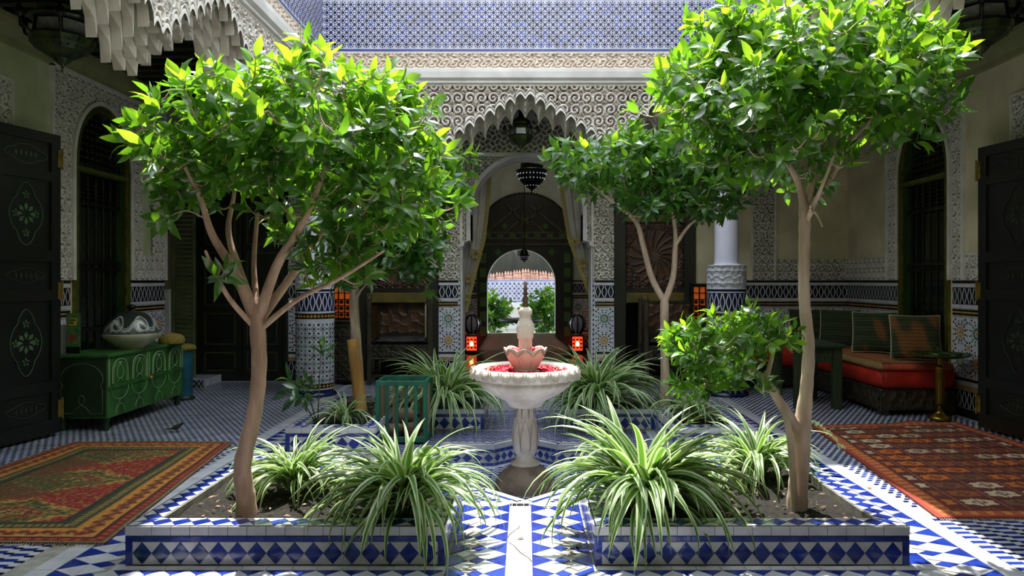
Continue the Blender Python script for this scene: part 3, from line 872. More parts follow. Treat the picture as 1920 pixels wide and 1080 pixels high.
def arcade(name, P0, U, N, W, arches, DR):
    """P0 at u=0, U along, N outward (into the court). arches: (centre, half width, spring, apex)"""
    P0 = np.array(P0, float); U = np.array(U, float); N = np.array(N, float); Z = np.array((0, 0, 1.0))
    top = 3.87
    def bottom(u, drop, cw=.125, amp=.07):
        best = 3.14 - drop
        f = 0.0
        for (uc, hw, zs, za) in arches:
            d = abs(u - uc)
            if d <= hw + 1e-9:
                n = max(2, round(hw / cw)); t = (hw - d) / hw * n; i = min(int(t), n - 1); f = t - i
                sc = (1 - abs(2 * f - 1) ** 1.7)
                best = zs + (za - zs) * (i / (n - .0)) ** .85 + amp * sc - drop
                return best, sc
        return best, 0
    face = thingless = None
    # front plate: carved heightfield between stepped edge and top
    du = .009; nu = int(W / du); us = np.linspace(0, W, nu)
    bt = np.array([bottom(u, 0)[0] for u in us]); nv = 70
    tt = np.linspace(0, 1, nv)
    Vv = bt[:, None] + (top - bt)[:, None] * tt[None, :]; Uu = np.repeat(us[:, None], nv, 1)
    edge = Vv - bt[:, None]
    # the lowest strip is a plain raised scalloped edge, the field above is carved
    e = np.minimum(edge, top - Vv)
    h = np.where(edge < .035, 1.0, np.where(edge < .05, .1, np.where(edge < .07, 1.0, np.where(top - Vv < .03, 1.0, h_scroll(Uu, Vv, .145)))))
    V3 = P0 + Uu[..., None] * U + Vv[..., None] * Z + (h * .034 - .012)[..., None] * N
    idx = np.arange(nu * nv).reshape(nu, nv)
    Q = np.stack([idx[:-1, :-1], idx[1:, :-1], idx[1:, 1:], idx[:-1, 1:]], -1).reshape(-1, 4)
    hi, lo = CARVE_SHADE['carved_face_plaster']; k_ = sstep(.1, .6, h)[..., None]  # recess shade painted into the arcade face as well
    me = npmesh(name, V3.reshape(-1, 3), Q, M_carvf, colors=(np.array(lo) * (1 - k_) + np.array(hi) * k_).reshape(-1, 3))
    root = link(name, me); root['kind'] = 'structure'
    # honeycomb tiers stepping back and down
    tiers = 4; TD = .075
    for k in range(tiers):
        drop = DR * k
        cw = .125
        du = .0125; nu = int(W / du); us = np.linspace(0, W, nu)
        bs = [bottom(u + (0 if k % 2 == 0 else .0), drop, cw * (1 if k == 0 else 1.35), .11 if k == 0 else .13) for u in us]
        b = MB(); G = []
        for u, (z0, sc) in zip(us, bs):
            row = []
            y0 = .0 if k == 0 else -k * TD
            for q in (0, .03, .07, .12, .18, .26, .36):
                z = min(z0 + q, top)
                conc = .06 * sc * max(0, 1 - q / .3) if k > 0 else 0
                row.append(P0 + U * u + Z * z + N * (y0 - .012 - conc * (1 if q < .3 else 0)))
            row.append(P0 + U * u + Z * top + N * (y0 - .012))
            back = P0 + U * u + Z * (z0 + .0) + N * (-(k + 1) * TD - .012 - (.0))
            row.insert(0, back)
            G.append(row)
        b.grid(G, 0, sm=False)
        b.build('muqarnas_tier', M_stucco, root)
    # back board closes it toward the gallery
    b = MB(); G = []
    yk = -(tiers) * TD - .012
    for u in np.linspace(0, W, int(W / .0125)):
        z0, sc = bottom(u, DR * 3, .17, .13)
        G.append([P0 + U * u + Z * z0 + N * yk, P0 + U * u + Z * 3.96 + N * yk])
    b.grid(G, 0, sm=False); b.build('muqarnas_back', M_stucco, root)
    # cornice
    mpn = lambda a, z, u: tuple(P0 + U * u + Z * z + N * a)
    prof = [(0, 3.865), (.05, 3.875), (.05, 3.90), (.085, 3.93), (.095, 4.00), (.095, 4.04), (.04, 4.055), (0, 4.055)]
    b = MB(); b.prism(prof, lambda a, z: mpn(a, z, -.0), lambda a, z: mpn(a, z, W))
    b.build('cornice', M_white, root)
    # carved frieze
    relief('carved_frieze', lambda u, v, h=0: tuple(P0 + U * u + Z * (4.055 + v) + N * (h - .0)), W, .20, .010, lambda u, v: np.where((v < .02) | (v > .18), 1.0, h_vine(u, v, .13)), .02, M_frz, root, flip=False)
    return root
c0 = 2.5 + .02
arcs_b = [(2.5, 1.0, 3.13, 3.74), (.75, .75, 3.13, 3.62), (4.15, .65, 3.13, 3.62)]
trim_b = arcade('trim_1', (-2.5, 8.9, 0), (1, 0, 0), (0, -1, 0), 4.9, arcs_b, .05)
# side arcades run toward the camera
LEN = 8.9 - 2.5
arcs_s = [(8.9 - 5.95, 1.02, 3.13, 3.76), (8.9 - 7.93, .95, 3.13, 3.68), (8.9 - 3.97, .95, 3.13, 3.70)]
trim_l = arcade('trim_2', (-2.5, 8.9, 0), (0, -1, 0), (1, 0, 0), LEN, arcs_s, .085)
trim_r = arcade('trim_3', (2.4, 8.9, 0), (0, -1, 0), (-1, 0, 0), LEN, arcs_s, .085)
# walls of the upper storey with their tile band
HU = 8.2
for nm, ext in (('wall_upper_back', (-2.9, 2.8, 8.9, 9.2, 4.26, HU)), ('wall_upper_left', (-2.9, -2.5, 2.2, 8.9, 4.26, HU)), ('wall_upper_right', (2.4, 2.8, 2.2, 8.9, 4.26, HU)), ('wall_upper_front', (-2.9, 2.8, 2.2, 2.5, 3.2, HU))):
    o = boxobj(nm, ext, M_white); o['kind'] = 'structure'
    if nm == 'wall_upper_back': tile_panel('rosette_tile_band', lambda u, v, h=0: (-2.5 + u, 8.895 - h, 4.28 + v), 4.9, .65, o)
    if nm == 'wall_upper_left': tile_panel('rosette_tile_band', lambda u, v, h=0: (-2.495 + h, 8.9 - u, 4.28 + v), LEN, .65, o)
    if nm == 'wall_upper_right': tile_panel('rosette_tile_band', lambda u, v, h=0: (2.395 - h, 8.9 - u, 4.28 + v), LEN, .65, o)
# flat roofs close the gap between arcade and gallery ceiling
b = MB()
b.box(-5.9, -2.5, -2.4, 10.8, 4.05, 4.25); b.box(2.4, 5.0, -2.4, 10.8, 4.05, 4.25); b.box(-2.5, 2.4, 8.93, 10.8, 4.05, 4.25); b.box(-2.5, 2.4, -2.4, 2.5, 4.05, 4.25)
o = b.build('ceiling_roof_slab', M_plaster_r); o['kind'] = 'structure'

# ------------------------------------------------------------------ COLUMNS
def column(cx, cy, label):
    t = thing('column', (cx, cy, 0), label, 'column', 'mosaic columns of the courtyard')
    R = .238
    b = MB(); b.lathe([(R + .035, 0), (R + .035, .03), (R, .05)], (cx, cy, 0), 32); b.build('plinth', T_navy, t)
    mp = lambda u, v, h=0: (cx + (R + h) * math.sin(u / R), cy - (R + h) * math.cos(u / R), v)
    C = 2 * PI * R
    b = MB(); b.lathe([(R, .05), (R, 1.33)], (cx, cy, 0), 48); b.build('drum', T_white, t)
    pt = Pat()
    def band(v0, v1, mi, h=.003, n=48):
        for i in range(n): pt.rect(i * C / n, (i + 1) * C / n, v0, v1, mi, h)
    band(.05, .085, NV); band(.085, .10, WH); band(.10, .16, BK)
    for i in range(30): pt.add(ngon((i + .5) * C / 30, .13, .02, 4), YE, .005)
    band(.16, .175, WH)
    c = C / 14; n = 14; j = 0; v = .20
    while v < .93:
        for i in range(n):
            x = (i + .5) * c
            pick = rng.random()
            mi = BK if pick < .72 else (GR if pick < .9 else NV)
            pt.add(star(x, v, .017, .012, 8), mi, .004)
            for k in range(8):
                a = 2 * PI * (k + .5) / 8
                pt.add(kite(x, v, a, .020, .040, .0068), mi if rng.random() < .8 else GR, .004)
            for k in range(4):
                a = 2 * PI * k / 4
                pt.add(ngon(x + c * .5 * (1 if k % 2 == 0 else 0) * (1 if k == 0 else -1), v + (c * .5 if k == 1 else 0), .012, 4, 0), BK, .0035)
            pt.add(star(x + c / 2, v + c / 2, .019, .012, 8), BK if rng.random() < .8 else GR, .004)
        v += c
    band(.95, .965, WH); band(.965, 1.035, BK)
    for i in range(34): pt.add(ngon((i + .5) * C / 34, 1.0, .021, 4), YE, .005)
    band(1.035, 1.06, WH)
    # link band
    band(1.06, 1.29, NV)
    n = 20; w = C / n
    for i in range(n):
        x = (i + .5) * w
        for sg in (-1, 1):
            pt.ribbon([(x + sg * w * (.10 + .28 * (.5 - .5 * math.cos(2 * PI * k / 8))), 1.07 + .21 * k / 8) for k in range(9)], w * .16, WH, .005)
    band(1.29, 1.305, WH); band(1.305, 1.335, NV)
    pt.build('mosaic', mp, ZM, t)
    # carved white collar
    nu, nv = 170, 34
    uu = np.linspace(0, C, nu); vv_ = np.linspace(0, .30, nv); Ug, Vg = np.meshgrid(uu, vv_, indexing='ij')
    lace = h_lace(Ug * 1.0, Vg, C / 20)
    h = np.where((Vg < .015) | (Vg > .285) | (np.abs(Vg - .075) < .01) | (np.abs(Vg - .235) < .01), 1.0, lace) * .014
    X = cx + (R - .008 + h) * np.sin(Ug / R); Y = cy - (R - .008 + h) * np.cos(Ug / R)
    idx = np.arange(nu * nv).reshape(nu, nv)
    Q = np.stack([idx[:-1, :-1], idx[1:, :-1], idx[1:, 1:], idx[:-1, 1:]], -1).reshape(-1, 4)
    link('carved_collar', npmesh('carved_collar', np.stack([X, Y, Vg + 1.335], -1).reshape(-1, 3), Q, mat('collar_stucco', srgb(214, 212, 216), .7, col2=srgb(196, 194, 198), scale=6)), t)
    b = MB(); b.lathe([(R, 1.63), (R - .01, 1.64), (.16, 1.642), (.152, 1.66), (.148, 1.7), (.145, 2.65), (.15, 2.67)], (cx, cy, 0), 32); b.build('shaft', M_shaft, t)
    b = MB(); b.lathe([(.15, 2.65), (.175, 2.67), (.175, 2.70), (.155, 2.72), (.17, 2.80), (.21, 2.9), (.24, 2.95)], (cx, cy, 0), 32, mod=lambda a, j, r, z: (r * (1 + .06 * math.cos(8 * a) * (j > 3)), z))
    b.box(cx - .24, cx + .24, cy - .24, cy + .24, 2.95, 3.16, bev=.02); b.build('capital', M_stucco, t)
column(wx(591, 9.13), 9.13, 'left mosaic-clad column with white shaft, behind the front left tree')
column(wx(1362, 9.13), 9.13, 'right mosaic-clad column with white shaft, behind the small bushy branch')

# ------------------------------------------------------------------ SALON behind the central arch
YS = 14.9
b = MB()
b.box(-2.6, -2.4, YB + .35, YS + .3, 0, 4.2); b.box(2.4, 2.6, YB + .35, YS + .3, 0, 4.2); b.box(-2.6, 2.6, YB + .3, YS + .3, 4.2, 4.3)
b.box(-2.6, -.79, YS, YS + .3, 0, 4.2); b.box(.62, 2.6, YS, YS + .3, 0, 4.2); b.box(-.79, .62, YS, YS + .3, 0, .34)
ccx = -.085; rr = .705
zc = 2.08 - rr
nn = 20
for i in range(nn):
    a0 = PI * i / nn; a1 = PI * (i + 1) / nn
    p0 = (ccx + rr * math.cos(a0), zc + rr * math.sin(a0)); p1 = (ccx + rr * math.cos(a1), zc + rr * math.sin(a1))
    b.poly([(p0[0], YS, p0[1]), (p1[0], YS, p1[1]), (p1[0], YS, 4.2), (p0[0], YS, 4.2)])
    b.poly([(p0[0], YS, p0[1]), (p1[0], YS, p1[1]), (p1[0], YS + .3, p1[1]), (p0[0], YS + .3, p0[1])])
    b.poly([(p0[0], YS + .3, p0[1]), (p1[0], YS + .3, p1[1]), (p1[0], YS + .3, 4.2), (p0[0], YS + .3, 4.2)])
ws = b.build('wall_salon', mat('salon_plaster', srgb(222, 226, 212), .85, col2=srgb(200, 204, 190), scale=3)); ws['kind'] = 'structure'
mps = plane_map((0, YS - .004, 0), (1, 0, 0), (0, 0, 1), (0, -1, 0))
dado('tile_dado', ws, -2.4, -1.0, mps); dado('tile_dado', ws, .95, 2.4, mps)
dk = boxobj('salon_floor', (-2.4, 2.4, YB + .45, YS, -.003, .003), mat('polished_dark_floor', srgb(34, 32, 30), .14, col2=srgb(24, 22, 20), scale=3), floor)
# carved dark surround of the far doorway
R1 = .98; zt = 3.23 - .0
b = MB(); nn = 26
cz = 2.28
outer = [(-R1, 0.0), (-R1, cz)] + [((R1) * math.cos(PI - PI * k / nn), cz + (zt - cz) * math.sin(PI - PI * k / nn)) for k in range(1, nn)] + [(R1, cz), (R1, 0.0)]
def inner(k):
    if k == 0: return (-.705, .3)
    if k == len(outer) - 1: return (.705, .3)
    t = (k - 1) / (len(outer) - 3); a = PI - PI * t
    return (rr * math.cos(a), zc + rr * math.sin(a))
for i in range(len(outer) - 1):
    o0, o1, i0, i1 = outer[i], outer[i + 1], inner(i), inner(i + 1)
    F = YS - .12
    b.poly([(ccx + .08 + o0[0], F, o0[1]), (ccx + .08 + o1[0], F, o1[1]), (ccx + i1[0], F, i1[1]), (ccx + i0[0], F, i0[1])])
    b.poly([(ccx + .08 + o0[0], F, o0[1]), (ccx + .08 + o1[0], F, o1[1]), (ccx + .08 + o1[0], YS, o1[1]), (ccx + .08 + o0[0], YS, o0[1])])
    b.poly([(ccx + i0[0], F, i0[1]), (ccx + i1[0], F, i1[1]), (ccx + i1[0], YS, i1[1]), (ccx + i0[0], YS, i0[1])])
door3 = b.build('door_3', M_dwood); door3['kind'] = 'structure'
M_gpan = mat('green_panel_paint', srgb(60, 104, 50), .5, col2=srgb(80, 116, 56), scale=6)
F = YS - .125; X0 = ccx + .08
def bar(b, p, q, w, mi, f=F, d=.03):
    p = Vector((p[0], 0, p[1])); q = Vector((q[0], 0, q[1])); t = (q - p).normalized(); nrm = Vector((-t.z, 0, t.x)) * w / 2
    c = [p - nrm, q - nrm, q + nrm, p + nrm]
    b.prism([(v.x, v.z) for v in c], lambda x, z: (x, f, z), lambda x, z: (x, f - d, z), mi)
b = MB()
for k in range(1, len(outer) - 2):
    for s_ in (0, .5):
        ox = outer[k][0] * (1 - s_) + outer[k + 1][0] * s_; oz = outer[k][1] * (1 - s_) + outer[k + 1][1] * s_
        if oz > cz: b.lathe([(.001, -.04), (.04, 0), (.001, .04)], (X0 + ox, F + .02, oz), 8)
b.build('scalloped_crest', M_dwood, door3)
b = MB()
for zz in (2.18, 2.30, 2.42): b.box(X0 - .93, X0 + .93, F - .03, F, zz - .02, zz + .02, 0)
for s_ in (-1, 1):
    bar(b, (X0 - s_ * .75, 2.45), (X0 - s_ * .1, 2.98), .04, 0); bar(b, (X0 - s_ * .38, 2.45), (X0 + s_ * .05, 2.80), .04, 0); bar(b, (X0 + s_ * .38, 3.0), (X0 - s_ * .02, 2.55), .035, 0)
for k in range(7): b.box(X0 - .83 + k * .255, X0 - .70 + k * .255, F - .02, F, 2.325, 2.40, 1)
for s_ in (-1, 1):
    for zz in np.arange(.3, 2.1, .3): b.box(X0 + s_ * .80, X0 + s_ * .93, F - .02, F, zz, zz + .2, 1)
for (x_, z_, r_) in ((0, 2.72, .1), (-.42, 2.55, .07), (.42, 2.55, .07), (-.55, 2.02, .08), (.55, 2.02, .08)):
    b.prism(ngon(X0 + x_, z_, r_, 4), lambda x, z: (x, F, z), lambda x, z: (x, F - .02, z), 1)
b.build('carved_panelling', [mat('worn_carved_wood', srgb(96, 88, 64), .5, col2=srgb(64, 60, 40), scale=8), M_gpan], door3)

# the second, sunlit court beyond
b = MB(); b.box(-6, 6, 21.5, 21.8, .0, 1.46); b.box(-6, 6, 21.35, 21.5, .60, .72)
o = b.build('wall_far_court', M_white); o['kind'] = 'structure'
tile_panel('rosette_tile_band', lambda u, v, h=0: (-3 + u, 21.49 - h, .80 + v), 6, .64, o, c=.13)
b = MB()
for k in range(9):
    hh = .10 + .28 * max(0, 1 - abs(k - 4) / 4.2)
    x_ = -1.15 + k * .26
    b.box(x_, x_ + .25, 21.5, 21.65, 1.46, 1.46 + hh * .5, bev=.02)
    for q in range(3): b.lathe([(.03, 0), (.05, .04), (.03, .08), (.005, .14)], (x_ + .04 + q * .08, 21.55, 1.46 + hh * .5), 6)
b.build('stepped_crest', mat('terracotta_crest', srgb(196, 150, 132), .8, col2=srgb(160, 116, 100), scale=6), o)
o = boxobj('floor_far_court', (-6, 6, 16, 22, -.1, .0), T_grout); o['kind'] = 'structure'
b = MB(); b.box(-5, 5, 15.3, 20.2, 2.75, 2.85); b.box(-6, 6, 21.85, 22.1, 0, 4.5)  # first box: unseen roof slab added to cut sky light on this court
b.lathe([(.02, 2.6), (.02, 2.45), (.16, 2.35), (.2, 2.2), (.12, 2.0), (.02, 1.9)], (-.09, 16.8, 0), 10)
b.box(-3, -2.8, 16.2, 16.4, 0, 2.6); b.box(2.8, 3, 16.2, 16.4, 0, 2.6); 
o = b.build('ceiling_far_court_shade', M_dwood); o['kind'] = 'structure'
tt_ = thing('stone_table', (-.1, 16.6, 0), 'dark stone table seen through the far doorway', 'table')
bt_ = MB(); bt_.lathe([(.45, .48), (.50, .52), (.50, .55), (.42, .56)], (-.1, 16.6, 0), 24); bt_.build('tabletop', M_black, tt_)
bt_ = MB(); bt_.lathe([(.25, 0), (.2, .05), (.09, .15), (.11, .35), (.08, .42), (.2, .48)], (-.1, 16.6, 0), 16); bt_.build('pedestal', M_black, tt_)

# ------------------------------------------------------------------ NICHES, DOORS in the back gallery
def niche(sx, name):
    x0, x1 = (1.28, 2.45) if sx > 0 else (-2.45, -1.25)
    m = MB(); m.box(x0, x0 + .17, YB - .06, YB + .2, 0, 2.75, bev=.01); 
    d = m.build(name, M_dwood); d['kind'] = 'structure'
    boxobj('door_post', (x1 - .17, x1, YB - .06, YB + .2, 0, 2.75), M_dwood, d, .01)
    a, c = x0 + .17, x1 - .17
    relief('carved_rosette_panel', plane_map((a, YB - .0, 1.33), (1, 0, 0), (0, 0, 1), (0, -1, 0)), c - a, .95, .011,
           lambda u, v: np.maximum((np.abs(np.sin(8 * np.arctan2(v - .47, u - (c - a) / 2) + 9 * np.hypot(u - (c - a) / 2, v - .47))) < .35) * (np.hypot(u - (c - a) / 2, v - .47) < .36) * (np.hypot(u - (c - a) / 2, v - .47) > .07),
                                h_star(u, v, .12) * (np.hypot(u - (c - a) / 2, v - .47) >= .38)), .03, M_bwood, d, flip=True)
    boxobj('panel_back', (a, c, YB + .01, YB + .05, 1.33, 2.7), M_dwood, d)
    boxobj('painted_beam', (a - .02, c + .02, YB - .05, YB + .1, 1.12, 1.27), M_beam, d, .01)
    boxobj('carved_rail', (a, c, YB - .02, YB + .1, 1.28, 1.33), M_dwood, d)
    boxobj('top_rail', (a - .02, c + .02, YB - .05, YB + .1, 2.28, 2.40), M_beam, d, .01)
    boxobj('alcove_lining', (a, c, YB + .93, YB + .95, 0, 2.7), M_dwood, d)
niche(-1, 'door_4'); niche(1, 'door_5')
# orange lit lattice lamps either side, behind the columns
M_amber = mat('lit_amber_glass', srgb(200, 90, 30), .4, emit=srgb(255, 110, 30), estr=.22)
for xx, lab in ((wx(642, 10.1), 'amber lattice wall lamp beside the left mosaic column'), (wx(1322, 10.1), 'amber lattice wall lamp beside the right mosaic column')):
    t = thing('wall_lamp', (xx, 10.2, .9), lab, 'lamp', 'amber lattice lamps in the back gallery')
    boxobj('glass_pane', (xx - .15, xx + .10, 10.16, 10.19, .92, 1.36), M_amber, t)
    b = MB(); b.box(xx - .17, xx + .12, 10.2, 10.39, .88, 1.40)
    for k in range(4): b.box(xx - .165 + k * .088, xx - .148 + k * .088, 10.14, 10.16, .9, 1.38)
    for k in range(6):
        b.box(xx - .16, xx + .11, 10.14, 10.16, .9 + k * .09, .913 + k * .09)
    for k in range(3):
        for q in range(4):
            if q < 3: b.prism(star(xx - .115 + k * .088, .96 + q * .09 , .04, .022, 6), lambda x, z: (x, 10.158, z), lambda x, z: (x, 10.15, z))
    b.build('iron_lattice', M_black, t)
# small carved cabinets under the lamps
def cabinet_small(x0, x1, y0, y1, h, label):
    t = thing('carved_cabinet', ((x0 + x1) / 2, (y0 + y1) / 2, 0), label, 'cabinet', 'carved cabinets behind the columns')
    boxobj('body', (x0, x1, y0, y1, .04, h), M_dwood, t, .01)
    relief('carved_front', plane_map((x0 + .03, y0 - .005, .08), (1, 0, 0), (0, 0, 1), (0, -1, 0)), x1 - x0 - .06, h - .14, .012, lambda u, v: h_star(u, v, .12), .012, M_lattice_dark, t, flip=True)
    boxobj('top', (x0 - .02, x1 + .02, y0 - .02, y1, h, h + .03), M_dwood, t, .01)
cabinet_small(-2.72, -2.38, 9.95, 10.3, .86, 'dark carved cabinet right of the left mosaic column')
cabinet_small(2.45, 2.75, 9.95, 10.3, .86, 'dark carved cabinet behind the right mosaic column')

def armchair(cx, y0, label):
    t = thing('carved_armchair', (cx, y0 + .3, 0), label, 'chair')
    W = .42; z = .56
    for sx in (-1, 1):
        for yy in (y0 + .03, y0 + .55):
            b = MB(); b.box(cx + sx * W - .03, cx + sx * W + .03, yy - .03, yy + .03, 0, 1.15 if yy < y0 + .3 else 1.2, bev=.008)
            b.lathe([(.02, 0), (.035, .03), (.02, .06), (.002, .09)], (cx + sx * W, yy, 1.15), 8); b.build('leg', M_lattice_dark, t)
        relief('side_panel', plane_map((cx + sx * (W - .015), y0 + .05, .62), (0, 1, 0), (0, 0, 1), (-sx, 0, 0)), .5, .48, .016, lambda u, v: h_star(u, v, .12), .012, M_bwood, t, flip=(sx > 0))
    relief('carved_apron', plane_map((cx - W + .03, y0 + .02, .36), (1, 0, 0), (0, 0, 1), (0, -1, 0)), 2 * W - .06, .19, .010, lambda u, v: h_star(u, v, .085), .014, M_lattice_dark, t, flip=True)
    boxobj('seat_frame', (cx - W, cx + W, y0 + .03, y0 + .58, .34, .555), M_dwood, t)
    # soft cushion
    pillow('seat_cushion', (cx, y0 + .3, .60), (2 * W - .08, .5, .10), 0, 0, 0, mat('worn_black_leather', srgb(44, 40, 40), .25, col2=srgb(66, 62, 64), scale=7, bump=.6, bscale=14), t)
    boxobj('back_panel', (cx - W + .03, cx + W - .03, y0 + .53, y0 + .57, .6, 1.15), M_dwood, t)
    relief('back_carving', plane_map((cx - W + .06, y0 + .528, .68), (1, 0, 0), (0, 0, 1), (0, -1, 0)), 2 * W - .12, .42, .016, lambda u, v: h_lace(u, v, .14), .012, M_bwood, t, flip=True)
    boxobj('stretcher', (cx - W + .03, cx + W - .03, y0 + .02, y0 + .05, .10, .14), M_dwood, t)

def pillow(name, c, size, rx, ry, rz, m, parent, colf=None, n=20, piping=None):
    us = np.linspace(-1, 1, n); G = []
    U, V = np.meshgrid(us, us, indexing='ij')
    f = (1 - np.abs(U) ** 3.0) * (1 - np.abs(V) ** 3.0); f = np.clip(f, 0, 1) ** .45
    k = 1 - .04 * (1 - np.abs(U) ** 2) * (np.abs(V) ** 4) * 1.5
    wob = .03 * np.sin(U * 5 + 1) * np.cos(V * 4)
    X = U * (1 - .05 * (1 - V ** 2) * np.abs(U) ** 4) * size[0] / 2; Y = V * (1 - .05 * (1 - U ** 2) * np.abs(V) ** 4) * size[1] / 2
    top = np.stack([X, Y, f * size[2] / 2 * (1 + wob)], -1).reshape(-1, 3); bot = np.stack([X, Y, -f * size[2] / 2], -1).reshape(-1, 3)
    idx = np.arange(n * n).reshape(n, n)
    Q = np.stack([idx[:-1, :-1], idx[1:, :-1], idx[1:, 1:], idx[:-1, 1:]], -1).reshape(-1, 4)
    Vt = np.concatenate([top, bot]); Qa = np.concatenate([Q, Q[:, ::-1] + n * n])
    R = np.array((Matrix.Rotation(rz, 3, 'Z') @ Matrix.Rotation(ry, 3, 'Y') @ Matrix.Rotation(rx, 3, 'X')))
    Vt = Vt @ R.T + np.array(c)
    cols = None
    if colf is not None:
        cc = colf(U, V).reshape(-1, 3); cols = np.concatenate([cc, cc])
    o = link(name, npmesh(name, Vt, Qa, m, colors=cols, smooth=True), parent)
    if piping:
        b = MB(); e = []
        for (a, d) in ([(t, -1) for t in us] + [(1, t) for t in us] + [(-t, 1) for t in us] + [(-1, -t) for t in us]):
            x = a * (1 - .05 * (1 - d ** 2) * abs(a) ** 4) * size[0] / 2; y = d * (1 - .05 * (1 - a ** 2) * abs(d) ** 4) * size[1] / 2
            e.append(tuple(np.array((x, y, 0)) @ R.T + np.array(c)))
        b.tube(e, .009, seg=6, cap=False); b.build('piping', piping, o)
    return o
armchair(wx(752, 10.1), 9.95, 'carved dark wooden armchair left of the central arch, behind green crate')
armchair(wx(1262, 10.1), 9.80, 'carved dark wooden armchair right of the central arch, behind a potted sapling')
# items standing in the niches
def jar(c, s, m, label, cat='vase'):
    b = MB(); b.lathe([(.05 * s, 0), (.07 * s, .02 * s), (.11 * s, .12 * s), (.10 * s, .2 * s), (.05 * s, .28 * s), (.04 * s, .32 * s), (.06 * s, .36 * s), (.045 * s, .355 * s)], c, 20)
    return tagp(b.build('vase', m), label, cat)

# panelled double door, far left of the back wall
b = MB(); b.box(-4.75, -3.42, YB - .04, YB, 0, 2.72)
d6 = b.build('door_6', M_dwood); d6['kind'] = 'structure'
for k in range(2):
    x0 = -4.66 + k * .60
    boxobj('door_leaf', (x0, x0 + .585, YB - .09, YB - .045, .03, 2.64), mat('black_green_lacquer', srgb(20, 26, 18), .35, col2=srgb(30, 34, 22), scale=5), d6, .01)
    for z0, z1 in ((.15, .42), (.52, .98), (1.08, 1.85), (1.95, 2.5)):
        b = MB()
        for e in ((x0 + .07, x0 + .515, z0, z0 + .02), (x0 + .07, x0 + .515, z1 - .02, z1), (x0 + .07, x0 + .09, z0, z1), (x0 + .495, x0 + .515, z0, z1)):
            b.box(e[0], e[1], YB - .105, YB - .085, e[2], e[3])
        b.build('panel_moulding', mat('faded_door_moulding', srgb(62, 66, 44), .5), d6)
b = MB()
for k in range(12): b.box(-3.32 + 0 - k * 0, -3.3, YB - .02, YB - .01, 0, .01)
# step at the door foot with its comb frieze
b = MB(); b.box(-4.95, -4.35, 9.75, 10.3, 0, .10)
o = b.build('door_step', T_white, floor)
pt = Pat(); comb(pt, -4.95, -4.35, .0, .095, c=.07); pt.build('step_frieze', plane_map((0, 9.745, 0), (1, 0, 0), (0, 0, 1), (0, -1, 0)), ZM, floor)

# louvred shutter
t = thing('louvred_shutter', (-4.72, 10.0, 0), 'tall olive green louvred shutter standing beside the far left door', 'shutter')
M_shut = mat('olive_shutter', srgb(98, 110, 66), .6, col2=srgb(78, 90, 50), scale=5)
for xx in (-4.88, -4.60): boxobj('stile', (xx - .018, xx + .018, 9.98, 10.02, .05, 2.75), M_shut, t, .004)
for k in range(42):
    z = .12 + k * .062
    b = MB(); b.prism([(9.975, z), (9.985, z - .008), (10.03, z + .035), (10.02, z + .043)], lambda y_, z_: (-4.862, y_, z_), lambda y_, z_: (-4.618, y_, z_)); b.build('slat', M_shut, t)
boxobj('bottom_rail', (-4.88, -4.60, 9.98, 10.02, .02, .11), M_shut, t)
o = boxobj('white_post', (-5.0, -4.90, 9.9, 9.96, .35, 1.32), M_white); tagp(o, 'short white painted board standing left of the louvred shutter', 'board')

